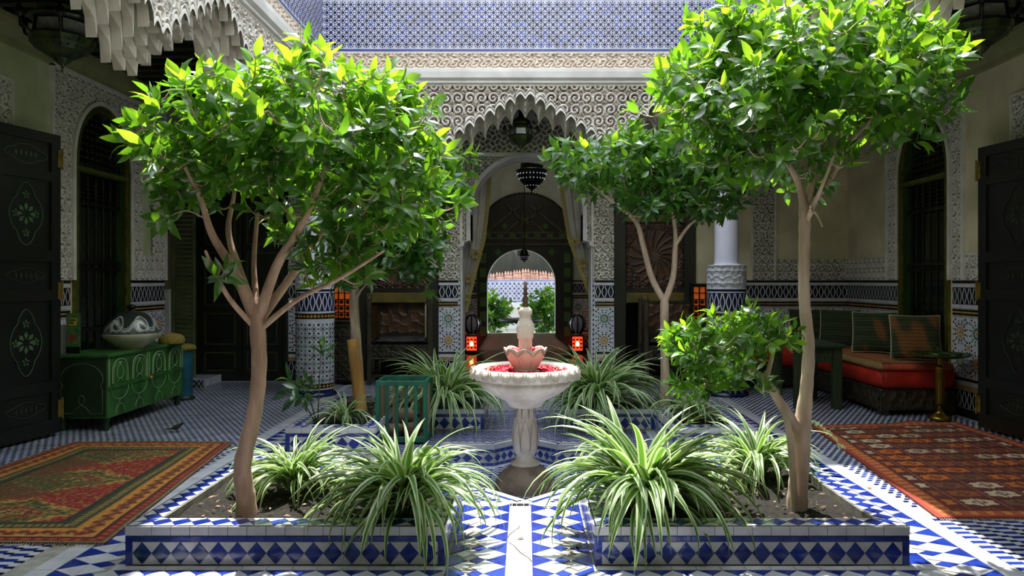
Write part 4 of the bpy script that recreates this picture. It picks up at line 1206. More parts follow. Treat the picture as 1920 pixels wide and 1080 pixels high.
# ------------------------------------------------------------------ OPEN DOOR LEAVES
def medallion(cx, cz, w, h, lobes=True, n=64):
    """pointed quatrefoil outline in (u, z)"""
    pts = []
    for k in range(n + 1):
        a = 2 * PI * k / n
        r = 1 + .13 * math.cos(4 * a) * 0
        x = math.cos(a); z = math.sin(a)
        s1 = abs(x); s2 = abs(z)
        rad = 1.0 / ((abs(x) ** 1.15 + abs(z) ** 1.15) ** (1 / 1.15))
        rad *= 1 + .10 * abs(math.sin(4 * a)) 
        pts.append((cx + w * x * rad, cz + h * z * rad))
    return pts
def leaf_door(n_, P0, ang, W, H, sg, strong):
    """P0 = hinge foot; leaf runs along ang (plan), faces the court"""
    d = np.array((math.cos(ang), math.sin(ang), 0.0)); nrm = np.array((-sg * abs(d[1]), sg * d[0] * math.copysign(1, d[1]) * 1.0, 0))
    nrm = np.array((d[1], -d[0], 0.0)); 
    if nrm[0] * -sg < 0: nrm = -nrm
    P0 = np.array(P0, float)
    mp = lambda u, v, h=0: tuple(P0 + d * u + np.array((0, 0, 1.0)) * v + nrm * h)
    b = MB()
    b.prism([(0, 0.03), (W, 0.03), (W, H), (0, H)], lambda u, v: mp(u, v, -.03), lambda u, v: mp(u, v, .02))
    door = b.build('door_%d' % n_, mat('black_lacquered_door', srgb(10, 15, 11), .38, col2=srgb(20, 22, 16), scale=4, bump=.15)); door['kind'] = 'structure'
    M_line = mat('faded_green_line', srgb(74, 104, 66), .6) if strong else mat('faint_gold_line', srgb(44, 50, 34), .6)
    M_rail = mat('door_rail_lacquer', srgb(13, 18, 13), .34, col2=srgb(22, 24, 17), scale=4)
    # stiles and rails
    for u0, u1, v0, v1 in ((0, .1, .03, H), (W - .1, W, .03, H), (.1, W - .1, .03, .16), (.1, W - .1, .42, .52), (.1, W - .1, 1.26, 1.36), (.1, W - .1, 1.62, 1.72), (.1, W - .1, 2.36, 2.44), (.1, W - .1, H - .09, H)):
        b = MB(); b.prism([(u0, v0), (u1, v0), (u1, v1), (u0, v1)], lambda u, v: mp(u, v, .02), lambda u, v: mp(u, v, .04)); b.build('rail', M_rail, door)
    for v0, v1, w, h in ((.52, 1.26, .16, .30), (1.72, 2.36, .17, .28), (2.44, H - .09, .22, .085), (.16, .42, .2, .07), (1.36, 1.62, .2, .07)):
        cv = (v0 + v1) / 2; cu = W * .5 if strong else W * .36
        cu = W / 2
        b = MB(); pts = medallion(cu, cv, w, h)
        faint = h < .08 and not (v0 > 2)
        b.tube([mp(u, v, .024) for u, v in pts], .004, seg=5, cap=False)
        if h > .1:
            for k in range(8):
                a = 2 * PI * k / 8
                q = kite(cu, cv, a, .03, .10, .02); b.prism(q, lambda u, v: mp(u, v, .02), lambda u, v: mp(u, v, .025))
            for (du, dv) in ((0, .17), (0, -.17), (.10, 0), (-.10, 0)):
                for k in range(5):
                    a = 2 * PI * k / 5 + .3
                    q = kite(cu + du, cv + dv, a, .008, .04, .01); b.prism(q, lambda u, v: mp(u, v, .02), lambda u, v: mp(u, v, .024))
        else:
            for k in range(-2, 3):
                q = kite(cu + k * .05, cv, PI / 2, -.03, .03, .012); b.prism(q, lambda u, v: mp(u, v, .02), lambda u, v: mp(u, v, .024))
        b.build('painted_medallion', M_line if not faint else mat('faint_gold_line', srgb(44, 50, 34), .6), door)
    for v in (.25, 1.35, H - .22):
        b = MB(); b.prism([(-.02, v - .08), (.035, v - .08), (.035, v + .08), (-.02, v + .08)], lambda u, q: mp(u, q, .04), lambda u, q: mp(u, q, .048)); b.tube([mp(-.01, v - .1, .05), mp(-.01, v + .1, .05)], .009, seg=8)
        b.build('hinge', M_gold, door)
leaf_door(1, (-4.39, 6.75, 0), math.atan2(-.57, -.12), .70, 2.8, -1, True)
leaf_door(2, (4.43, 6.99, 0), math.atan2(-.60, .09), .90, 2.73, 1, False)

# ------------------------------------------------------------------ HANGING LANTERNS
M_lglass = mat('frosted_lantern_glass', srgb(170, 176, 170), .3, col2=srgb(140, 146, 138), scale=20)
M_bronze = mat('green_bronze', srgb(34, 44, 28), .35, .6, col2=srgb(70, 84, 40), scale=9)
def lantern(c, s, label, ctop, glass=True, vs=1.0):
    """c: bottom tip; s: overall scale (1 = .42 m wide)"""
    cx, cy, cz = c
    t = thing('hanging_lantern', c, label, 'lantern')
    b = MB(); b.lathe([(.002, 0), (.006, .02), (.004, .035), (.012, .045), (.008, .06), (.03, .085), (.055, .12), (.06, .14)], c, 12); 
    b.v = [((x - cx) * s + cx, (y - cy) * s + cy, (z - cz) * s * vs + cz) for x, y, z in b.v]; b.build('finial', M_bronze, t)
    b = MB(); b.lathe([(.06, .14), (.10, .17), (.15, .22), (.185, .28), (.20, .33), (.205, .345), (.19, .355)], c, 12, sm=False)
    for k in range(24):
        a = 2 * PI * k / 24
        for (r, z) in ((.19, .29), (.165, .24)): b.lathe([(.001, -.008), (.009, 0), (.001, .008)], (cx + r * math.cos(a), cy + r * math.sin(a), cz + z), 5)
    b.v = [((x - cx) * s + cx, (y - cy) * s + cy, (z - cz) * s * vs + cz) for x, y, z in b.v]; b.build('pierced_bowl', M_bronze, t)
    b = MB(); b.lathe([(.18, .355), (.165, .52), (.14, .54)], c, 6, sm=False)
    b.v = [((x - cx) * s + cx, (y - cy) * s + cy, (z - cz) * s * vs + cz) for x, y, z in b.v]; b.build('glass_body', M_lglass if glass else M_bronze, t)
    b = MB()
    for k in range(6):
        a = 2 * PI * k / 6
        b.tube([(cx + .185 * math.cos(a), cy + .185 * math.sin(a), cz + .35), (cx + .17 * math.cos(a), cy + .17 * math.sin(a), cz + .53)], .012, seg=6)
        b.tube([(cx + .19 * math.cos(a), cy + .19 * math.sin(a), cz + .34), (cx + .26 * math.cos(a), cy + .26 * math.sin(a), cz + .42), (cx + .27 * math.cos(a), cy + .27 * math.sin(a), cz + .50)], .010, seg=6)
        b.lathe([(.002, -.09), (.006, -.07), (.004, -.05), (.028, -.02), (.03, .03), (.015, .07), (.002, .1)], (cx + .27 * math.cos(a), cy + .27 * math.sin(a), cz + .52), 8)
    for z, r in ((.355, .195), (.535, .18)): b.lathe([(r, z), (r + .01, z + .01), (r, z + .02)], c, 12)
    b.v = [((x - cx) * s + cx, (y - cy) * s + cy, (z - cz) * s * vs + cz) for x, y, z in b.v]; b.build('frame', M_black, t)
    b = MB(); b.lathe([(.20, .54), (.21, .56), (.16, .62), (.17, .66), (.12, .74), (.06, .80), (.03, .84), (.05, .87), (.02, .92), (.004, .95)], c, 12, sm=False)
    b.v = [((x - cx) * s + cx, (y - cy) * s + cy, (z - cz) * s * vs + cz) for x, y, z in b.v]; b.build('domed_cap', M_bronze, t)
    b = MB(); z = cz + .94 * s * vs
    k = 0
    if z > ctop - .03: z = ctop - .03
    while z < ctop - .01:
        w = .012
        a = 0 if k % 2 else PI / 2
        b.tube([(cx + w * math.cos(q) * math.cos(a), cy + w * math.cos(q) * math.sin(a), z + .018 + .022 * math.sin(q)) for q in np.linspace(0, 2 * PI, 9)], .003, seg=4, cap=False)
        z += .034; k += 1
    b.build('chain', M_black, t)
lantern((wx(117, 5.6), 5.6, wz(135, 5.6)), 1.12, 'large bronze and glass lantern hanging in the left gallery', 3.96, vs=.64)
lantern((wx(1838, 5.7), 5.7, wz(114, 5.7)), 1.12, 'large bronze and glass lantern hanging in the right gallery', 3.96, vs=.68)
lantern((wx(977, 9.5), 9.5, wz(285, 9.5)), .80, 'bronze lantern with small glass body in front of the central arch', 3.96, vs=.72)
def bowl_lantern(c, s, label, ctop):
    cx, cy, cz = c; t = thing('hanging_lantern', c, label, 'lantern')
    tr = lambda b: setattr(b, 'v', [((x - cx) * s + cx, (y - cy) * s + cy, (z - cz) * s + cz) for x, y, z in b.v])
    b = MB(); b.lathe([(.002, 0), (.015, .05), (.01, .08), (.04, .11), (.1, .15), (.2, .24), (.26, .34), (.28, .44), (.3, .45), (.27, .47)], c, 16); tr(b); b.build('pierced_bowl', M_black, t)
    b = MB()
    for r, z, n in ((.27, .38, 26), (.235, .30, 22), (.12, .175, 14)):
        for k in range(n):
            a = 2 * PI * k / n
            b.lathe([(.001, -.014), (.012, 0), (.001, .014)], (cx + r * math.cos(a), cy + r * math.sin(a), cz + z), 5)
    tr(b); o = b.build('bright_piercing', mat('light_through_holes', srgb(200, 205, 215), .4, emit=srgb(220, 225, 240), estr=.5), t); o['kind'] = 'stuff'
    b = MB(); b.lathe([(.22, .47), (.2, .60), (.15, .72), (.05, .80), (.01, .9)], c, 16); tr(b); b.build('domed_cap', M_black, t)
    b = MB(); b.tube([(cx, cy, cz + .88 * s), (cx, cy, ctop)], .01, seg=6); b.build('chain', M_black, t)
bowl_lantern((wx(997, 12.6), 12.6, wz(366, 12.6)), .95, 'dark pierced bowl lantern hanging inside the salon arch', 4.2)
lamp = bpy.data.lights.new('salon_fill_light', 'POINT'); lamp.energy = 10; lamp.shadow_soft_size = .12; lamp.color = (1, .93, .8)  # fill light added above the bowl lantern to brighten the salon
lo_ = bpy.data.objects.new('salon_fill_light', lamp); lo_.location = (wx(997, 12.6), 12.6, wz(366, 12.6) + 1.05); COL.objects.link(lo_)
bowl_lantern((wx(983, 14.2), 14.2, wz(495, 14.2)), .38, 'small dark lantern in front of the far doorway', 4.2)

# pumpkin lanterns and red candle lanterns on the salon floor
M_red = mat('red_lantern_glow', srgb(230, 60, 40), .4, emit=srgb(255, 70, 40), estr=1.5)
M_candle = mat('candle_glow', srgb(255, 200, 120), .4, emit=srgb(255, 190, 110), estr=8)
for px, side in ((885, 'left'), (1082, 'right')):
    x_ = wx(px, 14.3); y_ = 14.3
    t = thing('red_lantern', (x_, y_, 0), 'glowing red glass candle lantern on the salon floor, %s of the fountain' % side, 'lantern')
    b = MB(); b.box(x_ - .12, x_ + .12, y_ - .12, y_ + .12, 0, .06, bev=.01); b.box(x_ - .12, x_ + .12, y_ - .12, y_ + .12, .33, .36, bev=.01)
    for sx in (-1, 1):
        for sy in (-1, 1): b.box(x_ + sx * .11 - .01, x_ + sx * .11 + .01, y_ + sy * .11 - .01, y_ + sy * .11 + .01, .06, .33)
    for k in range(3):
        for q in range(3): b.prism(star(x_ - .07 + k * .07, .12 + q * .075, .035, .016, 6), lambda x, z: (x, y_ - .105, z), lambda x, z: (x, y_ - .112, z))
    b.build('frame', M_black, t)
    boxobj('red_glass', (x_ - .1, x_ + .1, y_ - .1, y_ + .1, .06, .33), M_red, t)
    b = MB(); b.lathe([(.03, 0), (.035, .04), (.02, .08), (.002, .1)], (x_, y_ - .115, .15), 8); b.build('flame', M_candle, t)
    t = thing('pumpkin_lantern', (x_, y_, .36), 'black ribbed globe lantern standing on the %s red lantern' % side, 'lantern')
    b = MB(); b.lathe([(.07, .36), (.05, .40), (.09, .44), (.13, .50), (.15, .58), (.13, .66), (.08, .72), (.03, .75), (.02, .79), (.002, .82)], (x_, y_, 0), 24, mod=lambda a, j, r, z: (r * (1 + .08 * abs(math.cos(4 * a))), z)); b.build('ribbed_globe', mat('grey_lantern_glass', srgb(206, 200, 226), .25, col2=srgb(180, 176, 206), scale=4), t)
    b = MB()
    for k in range(8):
        a = 2 * PI * k / 8
        b.tube([(x_ + r * 1.07 * math.cos(a), y_ + r * 1.07 * math.sin(a), z) for r, z in ((.07, .38), (.09, .44), (.135, .5), (.156, .58), (.135, .66), (.08, .73), (.03, .76))], .016, seg=5)
    b.build('iron_rib', M_black, t)

# ------------------------------------------------------------------ CURTAINS
M_cloth = mat('white_curtain', srgb(196, 192, 182), .9, col2=srgb(172, 168, 156), scale=4, bump=.2)
M_trim = mat('gold_curtain_trim', srgb(168, 150, 84), .7, col2=srgb(124, 112, 56), scale=40)
def curtain(rows, label, sgn):
    """rows: (py, outer px, inner px) at Y"""
    Yc = 10.95
    t = thing('curtain', (wx(rows[0][1], Yc), Yc, 1.3), label, 'curtain')
    py = np.array([r[0] for r in rows], float); xo = np.array([r[1] for r in rows], float); xi = np.array([r[2] for r in rows], float)
    n = 40; G = []; Tm = []
    for i in range(n):
        y = py[0] + (py[-1] - py[0]) * i / (n - 1); a = np.interp(y, py, xo); c = np.interp(y, py, xi)
        row = []
        for j in range(26):
            s_ = j / 25; x = a + (c - a) * s_
            dd = .035 * math.sin(s_ * 22 + .6) * (1 - .5 * i / n)
            row.append(Vector((wx(x, Yc), Yc + dd, wz(y, Yc))))
        G.append(row)
        e = wx(c, Yc); w = .05
        Tm.append([Vector((e - sgn * .005, Yc - .05, wz(y, Yc))), Vector((e + sgn * w * .5, Yc - .055, wz(y, Yc))), Vector((e + sgn * w, Yc - .045, wz(y, Yc)))])
    b = MB(); b.grid(G); b.build('cloth', M_cloth, t)
    b = MB(); b.grid(Tm); b.build('gold_border', M_trim, t)
    b = MB()
    for (fy, k) in ((.62, .3), (.78, .5), (.9, .6)):
        y = py[0] + (py[-1] - py[0]) * fy; a = np.interp(y, py, xo); c = np.interp(y, py, xi); x = a + (c - a) * (1 - k * .6)
        for q in range(6): b.prism(kite(wx(x, Yc), wz(y, Yc), q * PI / 3, .01, .085, .03), lambda u, z: (u, Yc - .06, z), lambda u, z: (u, Yc - .064, z))
    b.build('gold_flower', M_trim, t)
curtain([(300, 868, 917), (380, 866, 913), (450, 866, 905), (520, 866, 886), (585, 866, 871)], 'white curtain with gold border tied back on the left side of the arch', 1)
curtain([(300, 1104, 1050), (380, 1106, 1058), (450, 1108, 1070), (510, 1110, 1092), (548, 1112, 1106)], 'white curtain with gold flowers tied back on the right side of the arch', -1)

# ------------------------------------------------------------------ PLANTERS
PH = .20
M_bed = mat('planter_mortar', srgb(150, 146, 138), .8, col2=srgb(120, 116, 106), scale=14)
def poly_offset(P, d):
    n = len(P); out = []
    for i in range(n):
        p0, p1, p2 = P[i - 1], P[i], P[(i + 1) % n]
        def nr(a, b): 
            L = math.hypot(b[0] - a[0], b[1] - a[1]); return (-(b[1] - a[1]) / L, (b[0] - a[0]) / L)
        n1, n2 = nr(p0, p1), nr(p1, p2)
        out.append((p1[0] + (n1[0] + n2[0]) * d, p1[1] + (n1[1] + n2[1]) * d))
    return out
_dm = {}
def planter(name, P, label, detail):
    cx = sum(p[0] for p in P) / len(P); cy = sum(p[1] for p in P) / len(P)
    t = thing('planter', (cx, cy, 0), label, 'planter', 'tiled planters round the fountain')
    ar = sum(P[i][0] * P[(i + 1) % len(P)][1] - P[(i + 1) % len(P)][0] * P[i][1] for i in range(len(P)))
    if ar < 0: P = P[::-1]
    RW = .125
    I = poly_offset(P, RW); n = len(P)
    b = MB()
    for i in range(n):
        a, c = P[i], P[(i + 1) % n]; d, e = I[i], I[(i + 1) % n]
        b.poly([(*a, 0), (*c, 0), (*c, PH - .004), (*a, PH - .004)]); b.poly([(*a, PH - .004), (*c, PH - .004), (*e, PH - .004), (*d, PH - .004)])
        b.poly([(*e, .05), (*d, .05), (*d, PH - .004), (*e, PH - .004)])
    b.build('wall_ring', M_bed, t)
    stuff = MB()
    for i in range(n):
        a, c = P[i], P[(i + 1) % n]; L = math.hypot(c[0] - a[0], c[1] - a[1]); ux, uy = (c[0] - a[0]) / L, (c[1] - a[1]) / L
        no = (uy, -ux)
        front = abs(ux) > .9 and no[1] < -.9
        parts = detail and front and a[1] < 4
        mp = lambda u, v, h=0: (a[0] + ux * u + no[0] * h, a[1] + uy * u + no[1] * h, v)
        def put(nm, poly, mi, h=.004):
            bb = MB() if parts else stuff
            if parts: h += rng.uniform(0, .0012)
            top = [mp(u, v, h) for u, v in poly]; low = [mp(u, v, 0) for u, v in poly]; m_ = len(poly)
            bb.poly(top, mi)
            for k in range(m_): bb.poly([low[k], low[(k + 1) % m_], top[(k + 1) % m_], top[k]], mi)
            if parts: bb.build(nm, ZM, t)
        g = .0016
        def R4(u0, u1, v0, v1): return [(u0 + g, v0 + g), (u1 - g, v0 + g), (u1 - g, v1 - g), (u0 + g, v1 - g)]
        e = .035
        put('edge_tile', R4(0, e, 0.0, .075), TE if (i % 2) else BL); put('edge_tile', R4(0, e, .075, .15), BL); put('edge_tile', R4(L - e, L, 0.0, .075), BL); put('edge_tile', R4(L - e, L, .075, .15), BL)
        m_ = max(2, round((L - 2 * e) / .095)); w = (L - 2 * e) / m_
        for k in range(m_):
            u0 = e + k * w
            put('rim_tile', R4(u0 - (e if k == 0 else 0), u0 + w + (e if k == m_ - 1 else 0), .152, .199), WH, .006)
            put('band_tile', R4(u0, u0 + w, .122, .150), BL if (k > 1 or not detail) else TE)
            cu = u0 + w / 2; v0, v1 = .006, .119; cv = (v0 + v1) / 2; q = .0015
            put('diamond_tile', [(u0 + q, cv), (cu, v0 + q), (u0 + w - q, cv), (cu, v1 - q)], (TE if k < 4 and name.endswith('left') else BL))
            put('triangle_tile', [(u0, v0), (cu - q, v0), (u0, cv - q)], WH, .003); put('triangle_tile', [(cu + q, v0), (u0 + w, v0), (u0 + w, cv - q)], WH, .003)
            put('triangle_tile', [(u0, cv + q), (cu - q, v1), (u0, v1)], WH, .003); put('triangle_tile', [(u0 + w, cv + q), (u0 + w, v1), (cu + q, v1)], WH, .003)
        # top of the rim: lozenges
        d = I[i]; f = I[(i + 1) % n]
        s0 = (d[0] - a[0]) * ux + (d[1] - a[1]) * uy; s1 = (f[0] - a[0]) * ux + (f[1] - a[1]) * uy
        m_ = max(1, round(L / .10)); w = L / m_
        for k in range(m_):
            u0 = k * w
            def tp(u, v): 
                # keep inside the mitre
                lo = s0 * v / RW; hi = L + (s1 - L) * v / RW
                u = min(max(u, lo), hi)
                return (a[0] + ux * u - no[0] * v, a[1] + uy * u - no[1] * v, PH + .0005)
            tq = lambda L4: [tp(*p_) for p_ in L4]
            for poly, mi in (([(u0 + .002, RW * .5), (u0 + w * .4, .012), (u0 + w - .002, RW * .5), (u0 + w * .6, RW - .012)], BL),
                             ([(u0, .006), (u0 + w * .38, .008), (u0 + .002, RW * .46)], WH), ([(u0 + w * .42, .006), (u0 + w, .006), (u0 + w, RW * .46)], WH),
                             ([(u0, RW * .54), (u0 + w * .58, RW - .008), (u0, RW - .006)], WH), ([(u0 + w, RW * .54), (u0 + w, RW - .006), (u0 + w * .62, RW - .008)], WH)):
                pp = tq(poly)
                if parts and mi == BL:
                    bb = MB(); bb.poly([(x, y, z) for x, y, z in pp], mi); 
                    for q_ in range(4): bb.poly([(pp[q_][0], pp[q_][1], PH - .004), (pp[(q_ + 1) % 4][0], pp[(q_ + 1) % 4][1], PH - .004), pp[(q_ + 1) % 4], pp[q_]], mi)
                    bb.build('lozenge_tile', ZM, t)
                else: stuff.poly(pp, mi)
        stuff.poly([tp(0, .0), tp(L, .0), tp(L, .006), tp(0, .006)], NV)
    o = stuff.build('rim_mosaic', ZM, t); o['kind'] = 'stuff'
    # soil
    xs = [p[0] for p in I]; ys = [p[1] for p in I]
    x0, x1, y0, y1 = min(xs), max(xs), min(ys), max(ys)
    st = .02; nu = int((x1 - x0 + .06) / st); nv = int((y1 - y0 + .06) / st)
    U, V = np.meshgrid(np.linspace(x0 - .03, x1 + .03, nu), np.linspace(y0 - .03, y1 + .03, nv), indexing='ij')
    Z = .155 + .012 * np.sin(U * 17) * np.cos(V * 13) + rng.uniform(-.008, .008, U.shape)
    E = poly_offset(P, RW * .6)
    ins = np.array([[inpoly(u, v, E) for v in V[0]] for u in U[:, 0]])
    idx = np.arange(nu * nv).reshape(nu, nv)
    Q = np.stack([idx[:-1, :-1], idx[1:, :-1], idx[1:, 1:], idx[:-1, 1:]], -1).reshape(-1, 4)
    k = (ins[:-1, :-1] & ins[1:, :-1] & ins[1:, 1:] & ins[:-1, 1:]).ravel()
    o = link('soil', npmesh('soil', np.stack([U, V, Z], -1).reshape(-1, 3), Q[k], M_soil), t)
    # litter of chips and dry leaves
    b = MB()
    cnt = 0
    while cnt < (150 if detail else 60):
        x, y = rng.uniform(x0, x1), rng.uniform(y0, y1)
        if not inpoly(x, y, poly_offset(P, RW + .02)): continue
        cnt += 1; r = rng.uniform(.008, .026); a = rng.uniform(0, 2 * PI); z = .172 + rng.uniform(0, .008); tl = rng.uniform(-.6, .6)
        pts = [(x + r * math.cos(a), y + r * math.sin(a), z + r * tl * .6), (x + .4 * r * math.cos(a + 1.6), y + .4 * r * math.sin(a + 1.6), z + .004), (x - r * math.cos(a), y - r * math.sin(a), z - r * tl * .3), (x + .4 * r * math.cos(a - 1.6), y + .4 * r * math.sin(a - 1.6), z)]
        b.poly(pts, int(rng.random() < .35))
    o = b.build('leaf_litter', [mat('dry_leaf_litter', srgb(110, 84, 62), .9, col2=srgb(66, 52, 36), scale=30), mat('pink_bark_chips', srgb(186, 150, 130), .9, col2=srgb(140, 108, 90), scale=30)], t); o['kind'] = 'stuff'
    return t
labs = {'front_left': 'near left blue and white tiled planter holding the tree on the left',
        'front_right': 'near right blue and white tiled planter holding the tall tree on the right',
        'rear_left': 'rear left tiled planter behind the green crate',
        'rear_right': 'rear right tiled planter under the forked sapling'}
for nm, P in PLANTERS: planter(nm, P, labs[nm], nm.startswith('front'))

# ------------------------------------------------------------------ FOUNTAIN
FX, FY = 0.0, CY
SC = CY / FPX
def fz(py): return wz(py, CY)
ft = thing('fountain', (FX, FY, -DEP), 'carved white marble fountain with wide bowl and vase top in the sunken star', 'fountain')
M_wet = mat('wet_brown_stone', srgb(112, 96, 84), .5, col2=srgb(140, 124, 110), scale=9, bump=.3)
b = MB()
b.lathe([(.235, -DEP), (.235, -.14), (.21, -.09), (.17, -.045), (.125, -.01), (.11, 0)], (FX, FY, 0), 40, mod=lambda a, j, r, z: (r * (1 + .02 * math.cos(10 * a) * (0 < j < 4)), z)); b.build('domed_foot', M_wet, ft)
def flute(n, amp, j0, j1, p=1): return lambda a, j, r, z: (r * (1 + amp * (abs(math.cos(n * a / 2)) ** p - .5)) if j0 <= j <= j1 else r, z)
b = MB()
b.lathe([(.11, -.0), (.115, .012), (.105, .02), (.118, .035), (.112, .05), (.085, .06), (.075, .075), (.07, .095), (.088, .13), (.10, .19), (.104, .25), (.10, .30), (.088, .35), (.083, .38), (.075, .42), (.066, .48), (.06, .54), (.056, .57), (.068, .575), (.068, .59), (.06, .60), (.056, .64)], (FX, FY, -.03), 48, mod=flute(8, .07, 8, 16, .5)); b.build('stem', M_marble, ft)
# leaf outlines carved on the stem
b = MB()
def rst(z): return float(np.interp(z + .03, [.095, .13, .19, .25, .30, .35, .38, .42, .48, .54], [.07, .088, .10, .104, .10, .088, .083, .075, .066, .06]))
for k in range(8):
    a0 = 2 * PI * k / 8
    for (zb, zt_, wd) in ((.12, .36, PI / 8), (.37, .50, PI / 8)):
        for sg in (-1, 1):
            pts = []
            for q in range(9):
                s_ = q / 8; a = a0 + sg * wd * (1 - s_ ** 2.2) ** .8; z = zb + (zt_ - zb) * s_
                r = rst(z) + .002; pts.append((FX + r * math.cos(a), FY + r * math.sin(a), z))
            b.tube(pts, .0022, seg=5)
b.build('carved_leaf_lines', mat('grey_marble_vein', srgb(150, 136, 124), .6), ft)
b = MB()
prof = [(.06, .62), (.10, .605), (.155, .615)]
b = MB()
zb = fz(762)
b.lathe([(.06, zb + .01), (.12, zb), (.14, zb + .02), (.155, zb + .05), (.22, zb + .085), (.29, zb + .125), (.335, zb + .165), (.352, zb + .20), (.345, zb + .215), (.37, zb + .225)], (FX, FY, 0), 96, mod=flute(32, .06, 3, 7, .6))
b.lathe([(.352, zb + .222), (.40, zb + .228), (.425, zb + .25), (.432, zb + .275), (.42, zb + .30), (.395, zb + .315), (.36, zb + .31), (.345, zb + .295), (.335, zb + .26), (.28, zb + .2), (.1, zb + .15), (.001, zb + .15)], (FX, FY, 0), 96)
b.build('bowl', M_marble, ft)
b = MB()
for k in range(28):
    a = 2 * PI * k / 28 + .1
    for sg in (-1, 1):
        pts = []
        for q in range(9):
            s_ = q / 8; aa = a + sg * .09 * math.sin(PI * min(1, s_ * .5 + .5)) * (1 if s_ < .98 else 1)
            th = PI * s_ / 2
            aa = a + sg * .088 * math.cos(th) ** .7
            z = zb + .312 - .078 * math.sin(th); r = .431 if s_ > .15 else .422
            pts.append((FX + r * math.cos(aa), FY + r * math.sin(aa), z))
        b.tube(pts, .0042, seg=5)
    b.lathe([(.001, -.02), (.02, -.005), (.022, .01), (.001, .03)], (FX + .416 * math.cos(a), FY + .416 * math.sin(a), zb + .268), 8)
b.build('egg_moulding', M_marble, ft)
WZ = zb + .272
b = MB(); b.lathe([(.338, WZ), (.2, WZ), (.001, WZ)], (FX, FY, 0), 48); b.build('water', mat('still_water', srgb(70, 76, 70), .04, spec=.8), ft)
zl = WZ
b = MB(); b.lathe([(.12, zl - .05), (.115, zl + .012), (.09, zl + .016), (.088, zl + .03)], (FX, FY, 0), 32); b.build('plinth', M_marble, ft)
z1 = fz(692); z2 = fz(650)
b = MB()
b.lathe([(.085, z1), (.10, z1 + .02), (.125, z1 + .06), (.15, z1 + .11), (.168, z2 - .01), (.155, z2 - .012), (.12, z2 - .05), (.02, z2 - .06)], (FX, FY, 0), 80, mod=lambda a, j, r, z: (r * (1 + .05 * (abs(math.cos(4 * a)) ** .6 - .5) * (1 <= j <= 5)), z + (.026 * (abs(math.cos(4 * a)) ** .55 - .7) if 3 <= j <= 5 else 0))); b.build('lotus_bowl', M_pink, ft)
b = MB()
for k in range(8):
    a0 = 2 * PI * (k + .5) / 8
    b.tube([(FX + r * math.cos(a0), FY + r * math.sin(a0), z) for r, z in ((.088, z1 + .01), (.122, z1 + .06), (.146, z1 + .105))], .003, seg=5)
    for sg in (-1, 1):
        b.tube([(FX + r * math.cos(a0 + sg * d_), FY + r * math.sin(a0 + sg * d_), z) for r, z, d_ in ((.146, z1 + .105, 0), (.162, z1 + .13, .12), (.17, z1 + .155, .3))], .004, seg=5)
b.build('petal_lines', mat('grey_marble_vein', srgb(150, 136, 124), .6), ft)
zv = [fz(p) for p in (655, 648, 636, 634, 630, 618, 606, 598, 592, 588, 583, 579, 576)]
rv = [.050, .054, .052, .062, .062, .067, .062, .047, .044, .055, .055, .045, .036]
b = MB(); b.lathe(list(zip(rv, zv)), (FX, FY, 0), 48, mod=flute(8, .05, 4, 7, .5)); b.build('vase_top', M_marble, ft)
b = MB(); zz0 = fz(576)
b.lathe([(.02, zz0), (.022, zz0 + .02), (.014, zz0 + .03), (.02, zz0 + .05), (.022, zz0 + .07), (.012, zz0 + .09), (.018, zz0 + .10), (.014, zz0 + .115), (.012, fz(528)), (.001, fz(527))], (FX, FY, 0), 12); b.build('spout', mat('old_copper_spout', srgb(84, 66, 54), .45, .5, col2=srgb(120, 90, 66), scale=12), ft)
# rose petals floating
def petals(n, r0, r1, z, label, a_lim=None):
    b = MB()
    for i in range(n):
        a = rng.uniform(0, 2 * PI); r = math.sqrt(rng.uniform(r0 * r0, r1 * r1)); x = FX + r * math.cos(a); y = FY + r * math.sin(a); s_ = rng.uniform(.012, .02); th = rng.uniform(0, 6.28)
        G = []
        for u in (-1, 0, 1):
            G.append([(x + s_ * (u * math.cos(th) - v * math.sin(th)) * (1 - .2 * abs(u * v)), y + s_ * (u * math.sin(th) + v * math.cos(th)), z + .004 + .008 * (u * u + v * v) * rng.uniform(.4, 1.2) + rng.uniform(0, .012)) for v in (-1, 0, 1)])
        b.grid(G, int(rng.random() < .15))
    o = b.build('rose_petals', [mat('crimson_petal', srgb(206, 22, 66), .6, col2=srgb(170, 10, 44), scale=20, transl=srgb(230, 20, 70), tfac=.25), mat('orange_petal', srgb(220, 130, 70), .6)])
    tagp(o, label, 'petals', kind='stuff')
petals(420, .13, .325, WZ, 'crimson rose petals floating in the wide fountain bowl')
petals(60, .06, .135, z2 - .035, 'crimson petals lying in the small lotus bowl')

